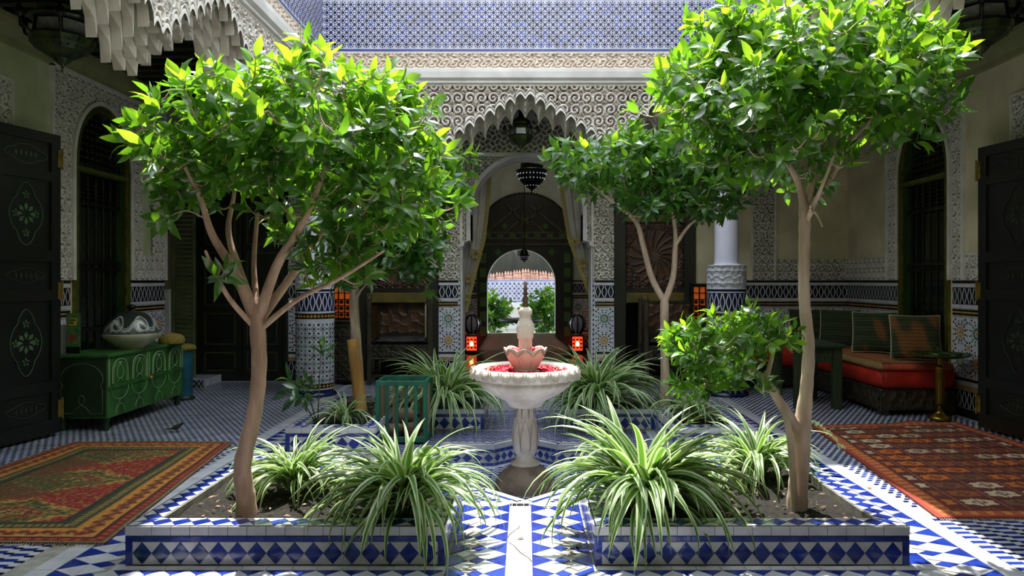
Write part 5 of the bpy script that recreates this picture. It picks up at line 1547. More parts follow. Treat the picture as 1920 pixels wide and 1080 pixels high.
# ------------------------------------------------------------------ TREES
def catmull(P, R, sub=5):
    P = [Vector(p) for p in P]; out = []; ro = []
    for i in range(len(P) - 1):
        p0 = P[max(i - 1, 0)]; p1 = P[i]; p2 = P[i + 1]; p3 = P[min(i + 2, len(P) - 1)]
        for k in range(sub):
            t = k / sub
            out.append(.5 * ((2 * p1) + (p2 - p0) * t + (2 * p0 - 5 * p1 + 4 * p2 - p3) * t * t + (3 * p1 - p0 - 3 * p2 + p3) * t ** 3)); ro.append(R[i] + (R[i + 1] - R[i]) * t)
    out.append(P[-1]); ro.append(R[-1]); return out, ro
def leaf_geo(L=1.0, w=.42, curl=.15, fold=.18):
    """pointed leaf along +X, normal +Z"""
    st = [(0, .0), (.12, .45), (.35, .95), (.6, .88), (.82, .45), (1.0, 0)]
    V = []; F = []
    for x, k in st:
        z = curl * (x * (1 - x) * 2) - curl * x * x * 1.2
        V.append((x * L, 0, z)); V.append((x * L, k * w / 2, z + fold * k * w / 2 * 1.2)); V.append((x * L, -k * w / 2, z + fold * k * w / 2 * 1.2))
    for i in range(len(st) - 1):
        a, c = i * 3, (i + 1) * 3
        F.append((a, c, c + 1, a + 1)); F.append((a, a + 2, c + 2, c))
    return np.array(V), np.array(F)
LEAFV = [leaf_geo(curl=.10), leaf_geo(curl=.28, w=.38), leaf_geo(curl=-.12, w=.46, fold=.3)]
LMESH = {}
def leafmesh(v, m, nm='leaf'):
    k = (v, m.name)
    if k not in LMESH: LMESH[k] = npmesh(nm, LEAFV[v][0], LEAFV[v][1], m, smooth=True)
    return LMESH[k]
def foliage(t, blobs, ntips, L, seedm, mats, branches_pts, twig_m, nobj=300, top_bright=.5, per=(6, 11)):
    """blobs: (centre, radii)"""
    lob = np.array([b_[1][0] * b_[1][1] * b_[1][2] for b_ in blobs]) ** .85; lob = lob / lob.sum()
    tips = []
    zmax = max(b_[0].z + b_[1][2] for b_ in blobs); zmin = min(b_[0].z - b_[1][2] for b_ in blobs)
    for i in range(ntips):
        c, r = blobs[rng.choice(len(blobs), p=lob)]
        d = rng.normal(size=3); d /= np.linalg.norm(d)
        q = rng.uniform(.15, 1) ** .5 * (1.24 if rng.random() < .3 else 1)
        p = Vector((c.x + d[0] * r[0] * q, c.y + d[1] * r[1] * q, c.z + d[2] * r[2] * q))
        tips.append((p, Vector(d), q))
    allM = []
    tw = MB()
    bp = [Vector(p) for p in branches_pts]
    tips.sort(key=lambda e: min((e[0] - k_).length for k_ in bp) if len(tips) < 900 else 0)
    for ti, (p, d, q) in enumerate(tips):
        # twig toward nearest branch point
        j = min(range(len(bp)), key=lambda k_: (bp[k_] - p).length + max(0, bp[k_].z - p.z) * 1.2)
        base = bp[j]
        if True:
            mid = (base + p) * .5 + Vector((0, 0, -.04 if p.z > base.z else .05))
            pts, rr_ = catmull([base, mid, p], [.005, .0035, .0022], 3)
            tw.tube(pts, rr_, seg=4, cap=False)
            if (base - p).length > .12: bp.append(mid.copy())
            bp.append(p.copy())
        ax = (Vector((d.x, d.y, d.z * .6 + .55)) + Vector(rng.normal(size=3) * .25)).normalized()
        n = rng.integers(*per)
        for k in range(n):
            fr = k / n
            ang = k * 2.4 + rng.uniform(-.3, .3)
            a = ax.orthogonal().normalized(); bb = ax.cross(a)
            el = .25 + .9 * fr + rng.uniform(-.25, .25)
            dr = (a * math.cos(ang) + bb * math.sin(ang)) * math.cos(el) + ax * math.sin(el)
            dr = (dr + Vector((0, 0, -.25 + .2 * fr))).normalized()
            nn = ax - dr * ax.dot(dr)
            nn = (nn.normalized() + Vector(rng.normal(size=3) * .25)).normalized(); nn = (nn - dr * nn.dot(dr)).normalized()
            y_ = nn.cross(dr)
            sz = L * rng.uniform(.65, 1.15)
            pos = p - ax * (.07 * (1 - fr)) * (L / .12) + dr * .01
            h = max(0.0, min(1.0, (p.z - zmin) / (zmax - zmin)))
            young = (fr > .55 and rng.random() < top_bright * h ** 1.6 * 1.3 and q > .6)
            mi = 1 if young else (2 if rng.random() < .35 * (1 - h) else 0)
            allM.append((Matrix(((dr.x * sz, y_.x * sz, nn.x * sz, pos.x), (dr.y * sz, y_.y * sz, nn.y * sz, pos.y), (dr.z * sz, y_.z * sz, nn.z * sz, pos.z), (0, 0, 0, 1))), int(rng.integers(3)), mi))
    allM.sort(key=lambda e: e[0][1][3])       # nearest to the camera first
    inv = Matrix.Translation(t.location).inverted()
    for Mx, v, mi in allM[:nobj]:
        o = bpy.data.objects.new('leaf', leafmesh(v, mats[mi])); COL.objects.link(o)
        o.parent = t; o.matrix_parent_inverse = inv; o.matrix_basis = Mx
    # the rest as one mesh
    Vs = []; Fs = []; mi_ = []; off_ = 0
    for Mx, v, mi in allM[nobj:]:
        A = np.array(Mx); V, F = LEAFV[v]
        Vs.append(V @ A[:3, :3].T + A[:3, 3]); Fs.append(F + off_); off_ += len(V); mi_ += [mi] * len(F)
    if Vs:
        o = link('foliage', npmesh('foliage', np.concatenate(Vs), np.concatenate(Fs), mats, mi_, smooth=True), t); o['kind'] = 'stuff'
    o = tw.build('twigs', twig_m, t); o['kind'] = 'stuff'
def px_blob(px, py, Y, rx, ry, ryd): return (P3(px, py, Y), (rx * Y / FPX, ryd, ry * Y / FPX))
def tree(base, trunk, branches, blobs, ntips, L, label, mats, bark, name='tree', group='courtyard trees in the planters', **kw):
    t = thing(name, base, label, 'tree', group)
    pts, rr_ = catmull([p for p, _ in trunk], [r for _, r in trunk], 6)
    b = MB(); b.tube(pts, [r * (1 + .04 * math.sin(i * 2.1)) for i, r in enumerate(rr_)], seg=12); b.build('trunk', bark, t)
    bps = []
    for br in branches:
        pts, rr_ = catmull([p for p, _ in br], [r for _, r in br], 5)
        b = MB(); b.tube(pts, rr_, seg=9); b.build('branch', bark, t)
        bps += [p for i, p in enumerate(pts) if i > len(pts) * .35]
    foliage(t, blobs, ntips, L, 0, mats, bps, bark, **kw)
    return t
LM = [M_leaf, M_leafb, M_leafd]
# front left tree
Yt = 3.95
def B(*a): return [(P3(px, py, Y), r) for px, py, Y, r in a]
tree((wx(463, Yt), Yt, .155),
     [(Vector((wx(462, Yt), Yt, .10)), .062), (P3(461, 935, Yt), .052), (P3(455, 870, Yt), .047), (P3(476, 780, Yt), .042), (P3(486, 690, Yt), .041), (P3(482, 600, Yt), .043), (P3(481, 570, Yt), .03)],
     [B((480, 600, Yt, .034), (440, 510, 3.9, .026), (398, 440, 3.85, .020), (375, 370, 3.8, .014), (340, 300, 3.75, .008)),
      B((482, 600, Yt, .03), (446, 500, 4.05, .022), (428, 430, 4.1, .016), (440, 350, 4.15, .010), (430, 250, 4.2, .006)),
      B((484, 600, Yt, .032), (518, 500, 3.9, .026), (560, 430, 3.85, .020), (590, 370, 3.8, .015), (620, 280, 3.75, .008)),
      B((486, 600, Yt, .03), (545, 520, 4.05, .022), (600, 440, 4.1, .017), (660, 390, 4.15, .012), (740, 350, 4.2, .007)),
      B((484, 592, Yt, .02), (476, 500, 4.1, .014), (482, 410, 4.15, .012), (484, 400, 4.15, .006)),
      B((476, 612, Yt, .018), (430, 560, 3.8, .013), (398, 500, 3.7, .010), (385, 470, 3.65, .006)),
      B((494, 612, Yt, .018), (560, 560, 3.9, .014), (640, 520, 3.8, .011), (720, 470, 3.7, .006))],
     [px_blob(420, 255, 3.9, 145, 110, .5), px_blob(590, 250, 3.95, 210, 130, .6), px_blob(730, 325, 4.0, 118, 125, .5), px_blob(345, 325, 3.85, 55, 90, .4),
      px_blob(600, 120, 3.9, 55, 55, .3), px_blob(720, 150, 3.9, 60, 55, .3), px_blob(650, 400, 4.05, 150, 70, .5), px_blob(410, 520, 3.65, 35, 38, .12), px_blob(640, 490, 4.1, 90, 40, .3), px_blob(470, 170, 3.9, 90, 60, .4)],
     470, .118, 'broad leafy tree with forking pinkish trunk in the near left planter', LM, M_bark2, top_bright=.85)
# front right tree
Yt = 4.12
tree((wx(1495, Yt), Yt, .155),
     [(Vector((wx(1494, Yt), Yt, .10)), .064), (P3(1496, 915, Yt), .054), (P3(1502, 850, Yt), .050), (P3(1504, 800, Yt), .050), (P3(1512, 730, Yt), .036), (P3(1516, 650, Yt), .034), (P3(1508, 560, Yt), .032), (P3(1508, 470, Yt), .031), (P3(1509, 400, Yt), .034), (P3(1508, 380, Yt), .026)],
     [B((1500, 812, Yt, .036), (1466, 760, 4.05, .026), (1436, 715, 4.0, .021), (1395, 690, 3.95, .013), (1330, 660, 3.9, .007)),
      B((1436, 715, 4.0, .016), (1450, 660, 4.0, .010), (1462, 620, 4.0, .006)),
      B((1509, 400, Yt, .026), (1496, 340, 4.1, .020), (1460, 280, 4.05, .014), (1400, 200, 4.0, .008)),
      B((1509, 400, Yt, .028), (1524, 330, 4.15, .020), (1520, 250, 4.2, .014), (1510, 150, 4.2, .008)),
      B((1512, 395, Yt, .022), (1560, 330, 4.1, .015), (1600, 260, 4.05, .011), (1680, 180, 4.0, .007)),
      B((1510, 420, Yt, .018), (1532, 370, 4.0, .012), (1545, 340, 3.95, .009), (1580, 250, 3.9, .006)),
      B((1516, 395, Yt, .012), (1530, 400, 3.95, .008), (1542, 425, 3.9, .004))],
     [px_blob(1400, 190, 4.05, 170, 120, .5), px_blob(1530, 120, 4.15, 190, 130, .6), px_blob(1670, 160, 4.1, 115, 115, .5), px_blob(1460, 300, 4.1, 130, 60, .45),
      px_blob(1370, 60, 4.1, 90, 60, .3), px_blob(1725, 90, 4.1, 60, 85, .3), px_blob(1543, 425, 3.9, 26, 36, .1), px_blob(1290, 150, 4.0, 75, 60, .3)],
     500, .118, 'tall slim tree with pale trunk in the near right planter', LM, M_bark, top_bright=.85)
# bushy low side branch of that planter
Yt = 4.05
t_side = thing('shrub', (wx(1470, Yt), Yt, .155), 'low bushy side shrub of glossy leaves left of the right-hand trunk', 'shrub')
b = MB(); pts, rr_ = catmull([P3(1492, 860, Yt) + Vector((0, 0, -.35)), P3(1478, 800, Yt), P3(1450, 740, Yt), P3(1432, 705, Yt)], [.02, .018, .016, .012], 5)
pts[0].z = .13; b.tube(pts, rr_, seg=9); b.build('stem', M_bark, t_side)
br = [(P3(1432, 705, Yt), .012), (P3(1390, 680, 4.0), .008), (P3(1320, 660, 3.95), .004)]
pp, rr_ = catmull([p for p, _ in br], [r for _, r in br], 5); b = MB(); b.tube(pp, rr_, seg=7); b.build('branch', M_bark, t_side)
foliage(t_side, [px_blob(1340, 655, 4.0, 95, 60, .3), px_blob(1430, 620, 4.05, 65, 45, .25), px_blob(1290, 640, 3.9, 45, 40, .2), px_blob(1380, 700, 3.95, 70, 30, .25), px_blob(1300, 720, 3.95, 35, 28, .2)], 150, .080, 0, LM, pp, M_bark, nobj=300, top_bright=.7)
# rear left tree
Yt = 7.4
tree((wx(672, Yt), Yt, .155),
     [(Vector((wx(676, Yt), Yt, .10)), .06), (P3(675, 735, Yt), .05), (P3(668, 640, Yt), .052), (P3(664, 560, Yt), .048), (P3(670, 480, Yt), .04), (P3(668, 430, Yt), .03)],
     [B((669, 490, Yt, .035), (700, 400, 7.4, .022), (760, 330, 7.3, .012)), B((669, 480, Yt, .03), (640, 400, 7.3, .02), (600, 330, 7.3, .01)), B((669, 460, Yt, .025), (740, 420, 7.2, .015), (810, 370, 7.2, .008)),
      B((668, 560, Yt, .02), (676, 545, 7.3, .012), (690, 530, 7.25, .006))],
     [px_blob(730, 440, 7.3, 110, 80, .7), px_blob(800, 340, 7.3, 85, 80, .7), px_blob(670, 490, 7.1, 75, 50, .5), px_blob(690, 330, 7.5, 130, 80, .7), px_blob(785, 480, 7.1, 55, 60, .4)],
     420, .15, 'small tree with a straight mottled trunk in the rear left planter', [M_leaf, M_leafb, M_leafd], M_bark, top_bright=.5)
# rear right forked tree
tree((wx(1246, Yt), Yt, .155),
     [(Vector((wx(1247, Yt), Yt, .10)), .055), (P3(1247, 700, Yt), .046), (P3(1246, 630, Yt), .044), (P3(1246, 575, Yt), .046), (P3(1246, 556, Yt), .034)],
     [B((1244, 562, Yt, .034), (1222, 520, Yt, .032), (1206, 460, Yt, .030), (1192, 415, Yt, .024), (1150, 380, 7.3, .012), (1100, 340, 7.3, .007)),
      B((1248, 562, Yt, .034), (1262, 520, Yt, .031), (1266, 470, Yt, .028), (1266, 430, Yt, .022), (1256, 370, 7.3, .012)),
      B((1266, 460, Yt, .022), (1295, 420, 7.3, .015), (1340, 390, 7.25, .009), (1380, 370, 7.2, .006)),
      B((1194, 420, Yt, .02), (1205, 380, 7.5, .014), (1200, 320, 7.5, .008))],
     [px_blob(1170, 310, 7.4, 120, 55, .8), px_blob(1290, 290, 7.4, 110, 60, .8), px_blob(1330, 370, 7.3, 80, 40, .5), px_blob(1090, 310, 7.3, 60, 35, .4), px_blob(1220, 375, 7.3, 90, 28, .5), px_blob(1370, 300, 7.3, 45, 60, .4)],
     400, .145, 'forked sapling with two pale stems in the rear right planter', [M_leaf, M_leafb, M_leafd], M_bark, top_bright=.8)
# wooden stake
b = MB(); p0 = Vector((wx(678, 7.15), 7.15, .10)); p1 = P3(661, 636, 7.2)
b.tube([p0, p0 * .5 + p1 * .5, p1], [.062, .058, .056], seg=14); o = b.build('wooden_stake', mat('yellow_timber', srgb(196, 150, 80), .7, col2=srgb(150, 108, 54), scale=10, stretch=(1, 1, .2), bump=.3)); tagp(o, 'thick yellow timber stake propping the rear left tree', 'stake')
for (pp_, nmz) in ((( -1.62, 6.35), 0),):
    pass

# ------------------------------------------------------------------ SPIDER PLANTS
SPM = {}
def ribbon_leaf(k):
    """arching striped leaf, unit length; several variants"""
    if k in SPM: return SPM[k]
    r = random.Random(k)
    e0 = math.radians([84, 78, 70, 64, 58, 50, 44, 72, 60, 35][k]); bend = math.radians([70, 95, 120, 130, 140, 140, 130, 60, 105, 110][k])
    n = 12; V = []; x = z = 0.0
    w0 = .030
    for i in range(n + 1):
        s_ = i / n
        a = e0 - bend * s_ ** 1.35
        if i: x += math.cos(a) / n; z += math.sin(a) / n
        w = w0 * (min(1, .55 + s_ * 2.2) if s_ < .35 else 1) * (1 - max(0, (s_ - .45) / .55) ** 1.5) + .0006
        nx, nz = -math.sin(a), math.cos(a)
        for c_, up in ((-1, .35), (-.52, .12), (0, -.1), (.52, .12), (1, .35)):
            V.append((x + nx * up * w, c_ * w, z + nz * up * w))
    F = []; mi = []
    for i in range(n):
        for j in range(4):
            a = i * 5 + j; F.append((a, a + 5, a + 6, a + 1)); mi.append(1 if j in (0, 3) else 0)
    SPM[k] = npmesh('leaf', V, F, [M_spg, M_spw], mi, smooth=True)
    return SPM[k]
def spider(x, y, z0, R, n, label, wide=1.0, seed=0):
    t = thing('spider_plant', (x, y, z0), label, 'plant', 'striped spider plants in the planters')
    inv = Matrix.Translation(t.location).inverted(); r = random.Random(seed)
    for i in range(n):
        f = i / n
        k = r.choice([0, 1, 7, 2] if f < .3 else ([2, 3, 4, 8, 1] if f < .7 else [4, 5, 6, 9, 3]))
        L = R * r.uniform(.75, 1.2) * (1.0 if f > .3 else .9)
        a = r.uniform(0, 2 * PI)
        o = bpy.data.objects.new('leaf', ribbon_leaf(k)); COL.objects.link(o)
        o.parent = t; o.matrix_parent_inverse = inv
        rr_ = r.uniform(0, .07) * (R / .6)
        aa = r.uniform(0, 2 * PI)
        wsc = wide * r.uniform(.75, 1.25) / 1.0
        o.matrix_basis = Matrix.Translation((x + rr_ * math.cos(aa), y + rr_ * math.sin(aa), z0 + r.uniform(0, .04))) @ Matrix.Rotation(a, 4, 'Z') @ Matrix.Rotation(r.uniform(-.25, .25), 4, 'X') @ Matrix.Diagonal((L, L * wsc, L, 1))
    b = MB(); b.lathe([(.04, -.03), (.05, .01), (.03, .05), (.005, .08)], (x, y, z0), 10); b.build('crown', M_spg, t)
spider(-.66, 3.96, .17, .64, 180, 'large spider plant spilling over the near left planter edge', 1.05, 1)
spider(-1.40, 4.38, .17, .50, 110, 'spider plant just behind the left-hand trunk', 1.0, 2)
spider(.66, 4.02, .17, .72, 240, 'largest spider plant spilling over the near right planter', 1.0, 3)
spider(1.50, 4.72, .17, .52, 120, 'spider plant behind the forking right-hand trunk', 1.0, 4)
spider(-.80, 7.15, .17, .84, 210, 'spider plant in the rear left planter, beside the green crate', .8, 5)
spider(.70, 7.15, .17, .86, 220, 'spider plant in the rear right planter, right of the fountain bowl', .8, 6)
spider(-1.62, 6.45, .17, .40, 60, 'small spider plant left of the green crate', .8, 7)
spider(1.52, 6.5, .17, .48, 80, 'spider plant under the low bushy shrub, by right column', .8, 8)
# young sapling at the rear left
t = thing('seedling', (-2.0, 6.5, 0), 'young broad-leaved seedling in front of the left mosaic column', 'plant')
t.location = (-1.86, 6.45, .155)
b = MB(); st = []
for (qx, qy) in ((560, 700), (600, 690), (540, 730)):
    pts, rr_ = catmull([Vector((-1.86, 6.45, .14)), (Vector((-1.86, 6.45, .14)) + P3(qx, qy, 6.4)) * .5 + Vector((0, 0, .05)), P3(qx, qy, 6.4)], [.008, .006, .003], 4); b.tube(pts, rr_, seg=6); st += pts[3:]
b.build('stem', M_leafd, t)
foliage(t, [px_blob(565, 725, 6.4, 42, 32, .2), px_blob(605, 665, 6.4, 12, 30, .08)], 8, .14, 0, [M_leafd, M_leaf, M_leafd], st, M_leafd, nobj=300, top_bright=.8, per=(5, 7))
# bushes in the far court
for (px, w_, lab) in ((925, .55, 'sunlit bush in the far court, left of the stone table'), (1020, .6, 'sunlit bush in the far court, right of the stone table')):
    t = thing('bush', (wx(px, 19), 19, 0), lab, 'bush', 'bushes in the far court')
    b = MB(); b.tube([(wx(px, 19), 19, 0), (wx(px, 19), 19, .5)], [.04, .02], seg=6); b.build('stem', M_bark, t)
    foliage(t, [(Vector((wx(px, 19), 19, .6)), (w_ * .9, .4, .6 if px > 1000 else .45))], 110, .2, 0, LM, [Vector((wx(px, 19), 19, .45))], M_bark, nobj=0, top_bright=.8)

# ------------------------------------------------------------------ GREEN CRATE
t = thing('slatted_crate', (-1.07, 6.5, 0), 'open-topped green slatted wooden crate beside the sunken star', 'crate')
M_cr = mat('green_painted_wood', srgb(22, 100, 78), .55, col2=srgb(14, 78, 60), scale=9, stretch=(1, 1, .2), bump=.2)
M_crin = mat('bare_slat_wood', srgb(150, 132, 96), .7, col2=srgb(110, 96, 64), scale=9, stretch=(1, 1, .2))
x0, x1, y0, y1, h = -1.305, -.885, 6.37, 6.72, .56
for xx in (x0, x1):
    for yy in (y0, y1): boxobj('corner_post', (xx - .018, xx + .018, yy - .018, yy + .018, 0, h), M_cr, t, .003)
for z in (.02, h - .045):
    for yy in (y0, y1): boxobj('rail', (x0, x1, yy - .022, yy - .004, z, z + .045), M_cr, t, .003)
    for xx in (x0, x1): boxobj('rail', (xx - .012, xx + .012, y0, y1, z, z + .045), M_cr, t, .003)
for k in range(1, 5):
    x_ = x0 + (x1 - x0) * k / 5
    boxobj('slat', (x_ - .016, x_ + .016, y0 - .016, y0 - .002, .05, h - .03), M_cr, t, .002)
    boxobj('slat', (x_ - .016, x_ + .016, y1 - .012, y1 + .002, .05, h - .03), M_crin, t, .002)
for k in range(1, 4):
    y_ = y0 + (y1 - y0) * k / 4
    for xx in (x0, x1): boxobj('slat', (xx - .006, xx + .006, y_ - .03, y_ + .03, .05, h - .03), M_crin, t, .002)
boxobj('bottom_board', (x0, x1, y0, y1, .012, .03), M_crin, t)
def stone(c, r, seed, label):
    rs = random.Random(seed); b = MB(); G = []
    ph = [rs.uniform(0, 6) for _ in range(4)]
    for i in range(9):
        th = PI * i / 8; row = []
        for k in range(12):
            a = 2 * PI * k / 12; q = r * (1 + .14 * math.sin(2 * a + ph[0]) * math.sin(th) + .1 * math.sin(3 * th + ph[1]) + .08 * math.cos(3 * a + ph[2]))
            row.append((c[0] + q * math.sin(th) * math.cos(a) * 1.15, c[1] + q * math.sin(th) * math.sin(a), c[2] + q * .8 * math.cos(th)))
        G.append(row)
    b.grid(G, closev=True); o = b.build('stone', mat('brown_stone', srgb(126, 104, 84), .85, col2=srgb(90, 74, 58), scale=9, bump=.5)); return tagp(o, label, 'stone', 'stones lying inside the green crate')
for (cc, r_, sd, lb) in (((-1.18, 6.47, .10), .075, 1, 'brown stone at the left inside the green crate'), ((-1.02, 6.48, .105), .08, 2, 'brown stone at the right inside the green crate'), ((-1.10, 6.60, .115), .08, 3, 'brown stone at the back inside the green crate'), ((-1.08, 6.53, .23), .07, 4, 'brown stone topmost on the pile in the green crate')):
    stone(cc, r_, sd, lb)

# ------------------------------------------------------------------ RUGS
def mix(a, b_, t): return a * (1 - t[..., None]) + b_ * t[..., None]
def rug_colors_left(U, V, W, H):
    """U across 0..W, V along 0..H"""
    c = lambda *k: np.array(srgb(*k))
    eu = np.minimum(U, W - U); ev = np.minimum(V, H - V); e = np.minimum(eu, ev)
    base = np.ones(U.shape + (3,)) * c(136, 14, 18)
    # medallions down the middle
    U0, V0 = U, V
    U = U + .012 * np.sin(V * 31) * np.sin(U * 23 + 1) + .006 * np.sign(np.sin(V * 90)); V = V + .014 * np.sin(U * 27) + .006 * np.sign(np.sin(U * 90))
    uu = np.abs(U - W / 2)
    for cv, s in ((H * .20, .40), (H * .50, .40), (H * .80, .40)):
        d = uu / (W * .30) + np.abs(V - cv) / (s * .75)
        d2 = d + .06 * np.sign(np.sin(U * 60) * np.sin(V * 60))
        base = mix(base, c(176, 138, 56), (d2 < 1.0).astype(float)); base = mix(base, c(60, 66, 34), (d2 < .88).astype(float)); base = mix(base, c(150, 110, 46), (d2 < .62).astype(float))
        base = mix(base, c(110, 28, 22), (d2 < .5).astype(float)); base = mix(base, c(186, 150, 66), (d2 < .28).astype(float)); base = mix(base, c(40, 50, 32), (d2 < .15).astype(float))
    # scattered motifs
    m = (np.sin(U * 47) * np.sin(V * 39 + np.sin(U * 13) * 2) > .62)
    base = mix(base, c(150, 110, 56), m * (rng.random(U.shape) < .75) * .8)
    m = (np.sin(U * 83 + 1) * np.sin(V * 71) > .75); base = mix(base, c(44, 52, 34), m * .8)
    m = (np.sin(U * 131 + 3 * np.sin(V * 17)) * np.sin(V * 117 + 2 * np.sin(U * 19)) > .55); base = mix(base, c(150, 128, 66), m * .75)
    wash = sstep(W * .42, W * .62, U + .14 * np.sin(V * 7) + .05 * np.sin(V * 23 + U * 9)) * (np.abs(np.sin(U * 60 + V * 11)) > .25)
    base = mix(base, c(66, 70, 32), wash * .8)
    U, V = U0, V0
    def band(lo, hi, col): 
        nonlocal base
        base = mix(base, c(*col), ((e >= lo) & (e < hi)).astype(float))
    band(.31, .34, (40, 46, 30)); band(.225, .31, (56, 60, 34)); band(.20, .225, (176, 120, 44)); band(.085, .20, (190, 128, 50)); band(.07, .085, (60, 40, 24)); band(.02, .07, (120, 22, 20)); band(0, .02, (96, 88, 60))
    s = np.where(eu < ev, V, U); q = e
    z = np.abs(((s / .11) % 1) - .5) * 2
    inb = (e > .10) & (e < .19)
    hook = (np.abs((q - .145) - (z - .5) * .08) < .022) | ((z < .2) & (np.abs(q - .145) < .03))
    base = mix(base, c(112, 44, 26), (inb & hook) * 1.0); base = mix(base, c(70, 70, 40), (inb & (z > .8) & (np.abs(q - .145) < .02)) * 1.0)
    sm = ((s / .035) % 1 < .5); base = mix(base, c(170, 140, 70), ((e > .245) & (e < .285) & sm) * .8)
    base = mix(base, c(176, 92, 50), ((e > .03) & (e < .055) & ((s / .06) % 1 < .5)) * .8)
    base = mix(base, c(180, 160, 110), ((e > .008) & (e < .016) & ((s / .02) % 1 < .5)) * .8)
    g = 1 + (rng.random(U.shape) - .5) * .5
    return np.clip(base * g[..., None], 0, 1)
def rug_colors_right(U, V, W, H):
    c = lambda *k: np.array(srgb(*k))
    base = np.ones(U.shape + (3,)) * c(98, 40, 28)
    pu, pv = .235, .20
    iu = np.floor(U / pu); iv = np.floor(V / pv); fu = (U / pu) % 1 - .5; fv = (V / pv) % 1 - .5
    r = np.sqrt((fu / .40) ** 2 + (fv / .36) ** 2); a = np.arctan2(fv, fu)
    r = r * (1 + .12 * np.cos(6 * a))
    kind = np.floor(np.abs(np.sin(iu * 12.9898 + iv * 78.233) * 43758.5453) % 1 * 5)
    colA = np.where((kind == 0)[..., None], c(196, 106, 34), np.where((kind == 1)[..., None], c(204, 184, 150), np.where((kind == 2)[..., None], c(120, 80, 50), np.where((kind == 3)[..., None], c(190, 166, 130), c(150, 82, 40)))))
    base = np.where(((r < 1) & (r > .45))[..., None], colA, base); base = np.where((r < .3)[..., None], colA * .8, base)
    base = np.where(((np.abs(fu) < .03) & (r < 1))[..., None], c(80, 34, 28), base)
    base = np.where((np.abs(np.abs(fu) - .5) < .025)[..., None], c(158, 108, 88), base); base = np.where((np.abs(np.abs(fv) - .5) < .03)[..., None], c(84, 36, 28), base)
    e = np.minimum(np.minimum(U, W - U), np.minimum(V, H - V))
    base = np.where((e < .15)[..., None], c(176, 84, 46), base); s = np.where(np.minimum(U, W - U) < np.minimum(V, H - V), V, U)
    base = np.where(((e > .05) & (e < .11) & (np.abs(((s / .09) % 1) - .5) < .2))[..., None], c(206, 132, 70), base)
    base = np.where(((e > .12) & (e < .15))[..., None], c(104, 44, 32), base); base = np.where((e < .03)[..., None], c(150, 52, 40), base)
    g = 1 + (rng.random(U.shape) - .5) * .45
    return np.clip(base * g[..., None], 0, 1)
def rug(name, A, B_, C_, D, colf, label, W, H, step=.009, corner=None):
    """A near-inner, B near-outer, C far-outer, D far-inner floor corners"""
    nu, nv = int(W / step), int(H / step)
    U, V = np.meshgrid(np.linspace(0, W, nu), np.linspace(0, H, nv), indexing='ij')
    s = (U / W)[..., None]; r = (V / H)[..., None]
    A, B_, C_, D = [np.array(p, float) for p in (A, B_, C_, D)]
    P = (A * (1 - s) + B_ * s) * (1 - r) + (D * (1 - s) + C_ * s) * r
    Z = .012 + .004 * np.sin(U * 5 + V * 3) * np.sin(V * 4) + rng.uniform(-.0008, .0008, U.shape)
    if corner: Z = Z + corner(U, V)
    top = np.concatenate([P, Z[..., None]], -1).reshape(-1, 3)
    idx = np.arange(nu * nv).reshape(nu, nv)
    Q = np.stack([idx[:-1, :-1], idx[1:, :-1], idx[1:, 1:], idx[:-1, 1:]], -1).reshape(-1, 4)
    if (B_ - A)[0] < 0: Q = Q[:, ::-1]
    t = thing('rug', (float(A[0] + C_[0]) / 2, float(A[1] + C_[1]) / 2, 0), label, 'rug')
    link('pile', npmesh('pile', top, Q, M_vc, colors=colf(U, V, W, H).reshape(-1, 3)), t)
    # woven edge down to the floor
    b = MB()
    loop = [top[idx[i, 0]] for i in range(nu)] + [top[idx[-1, j]] for j in range(nv)] + [top[idx[i, -1]] for i in range(nu - 1, -1, -1)] + [top[idx[0, j]] for j in range(nv - 1, -1, -1)]
    loop = loop[::6]
    b.grid([[tuple(p) for p in loop], [(p[0], p[1], .001) for p in loop]], closev=True); b.build('selvedge', mat('rug_edge_wool', srgb(120, 40, 34), .9, col2=srgb(90, 70, 44), scale=40), t)
    b = MB(); n = int(W / .012)
    for k in range(n):
        s_ = (k + .5) / n; p = A * (1 - s_) + B_ * s_; dz = rng.uniform(.02, .04)
        dd = (A - D) / np.linalg.norm(A - D); sd = rng.uniform(-.01, .01)
        b.tube([(p[0], p[1], .008), (p[0] + dd[0] * dz + sd, p[1] + dd[1] * dz, .004)], .0022, seg=3)
    o = b.build('fringe', mat('fringe_wool', srgb(176, 160, 136), .9), t); o['kind'] = 'stuff'
    return t
rug('rug', (-2.30, 3.94), (-4.12, 3.98), (-4.02, 6.42), (-2.60, 6.42), rug_colors_left, 'red and ochre patterned rug with three medallions on the left gallery floor', 1.45, 2.5)
rug('rug', (2.50, 4.36), (4.42, 4.36), (4.36, 7.30), (2.82, 7.12), rug_colors_right, 'rust red rug with rows of small medallions on the right gallery floor', 1.65, 2.85,
    corner=lambda U, V: .05 * np.exp(-((U - 1.62) ** 2 + (V - 2.85) ** 2) / .02) * 0 + .03 * np.exp(-((U - 1.15) ** 2) / .03 - ((V - 2.85) ** 2) / .01))

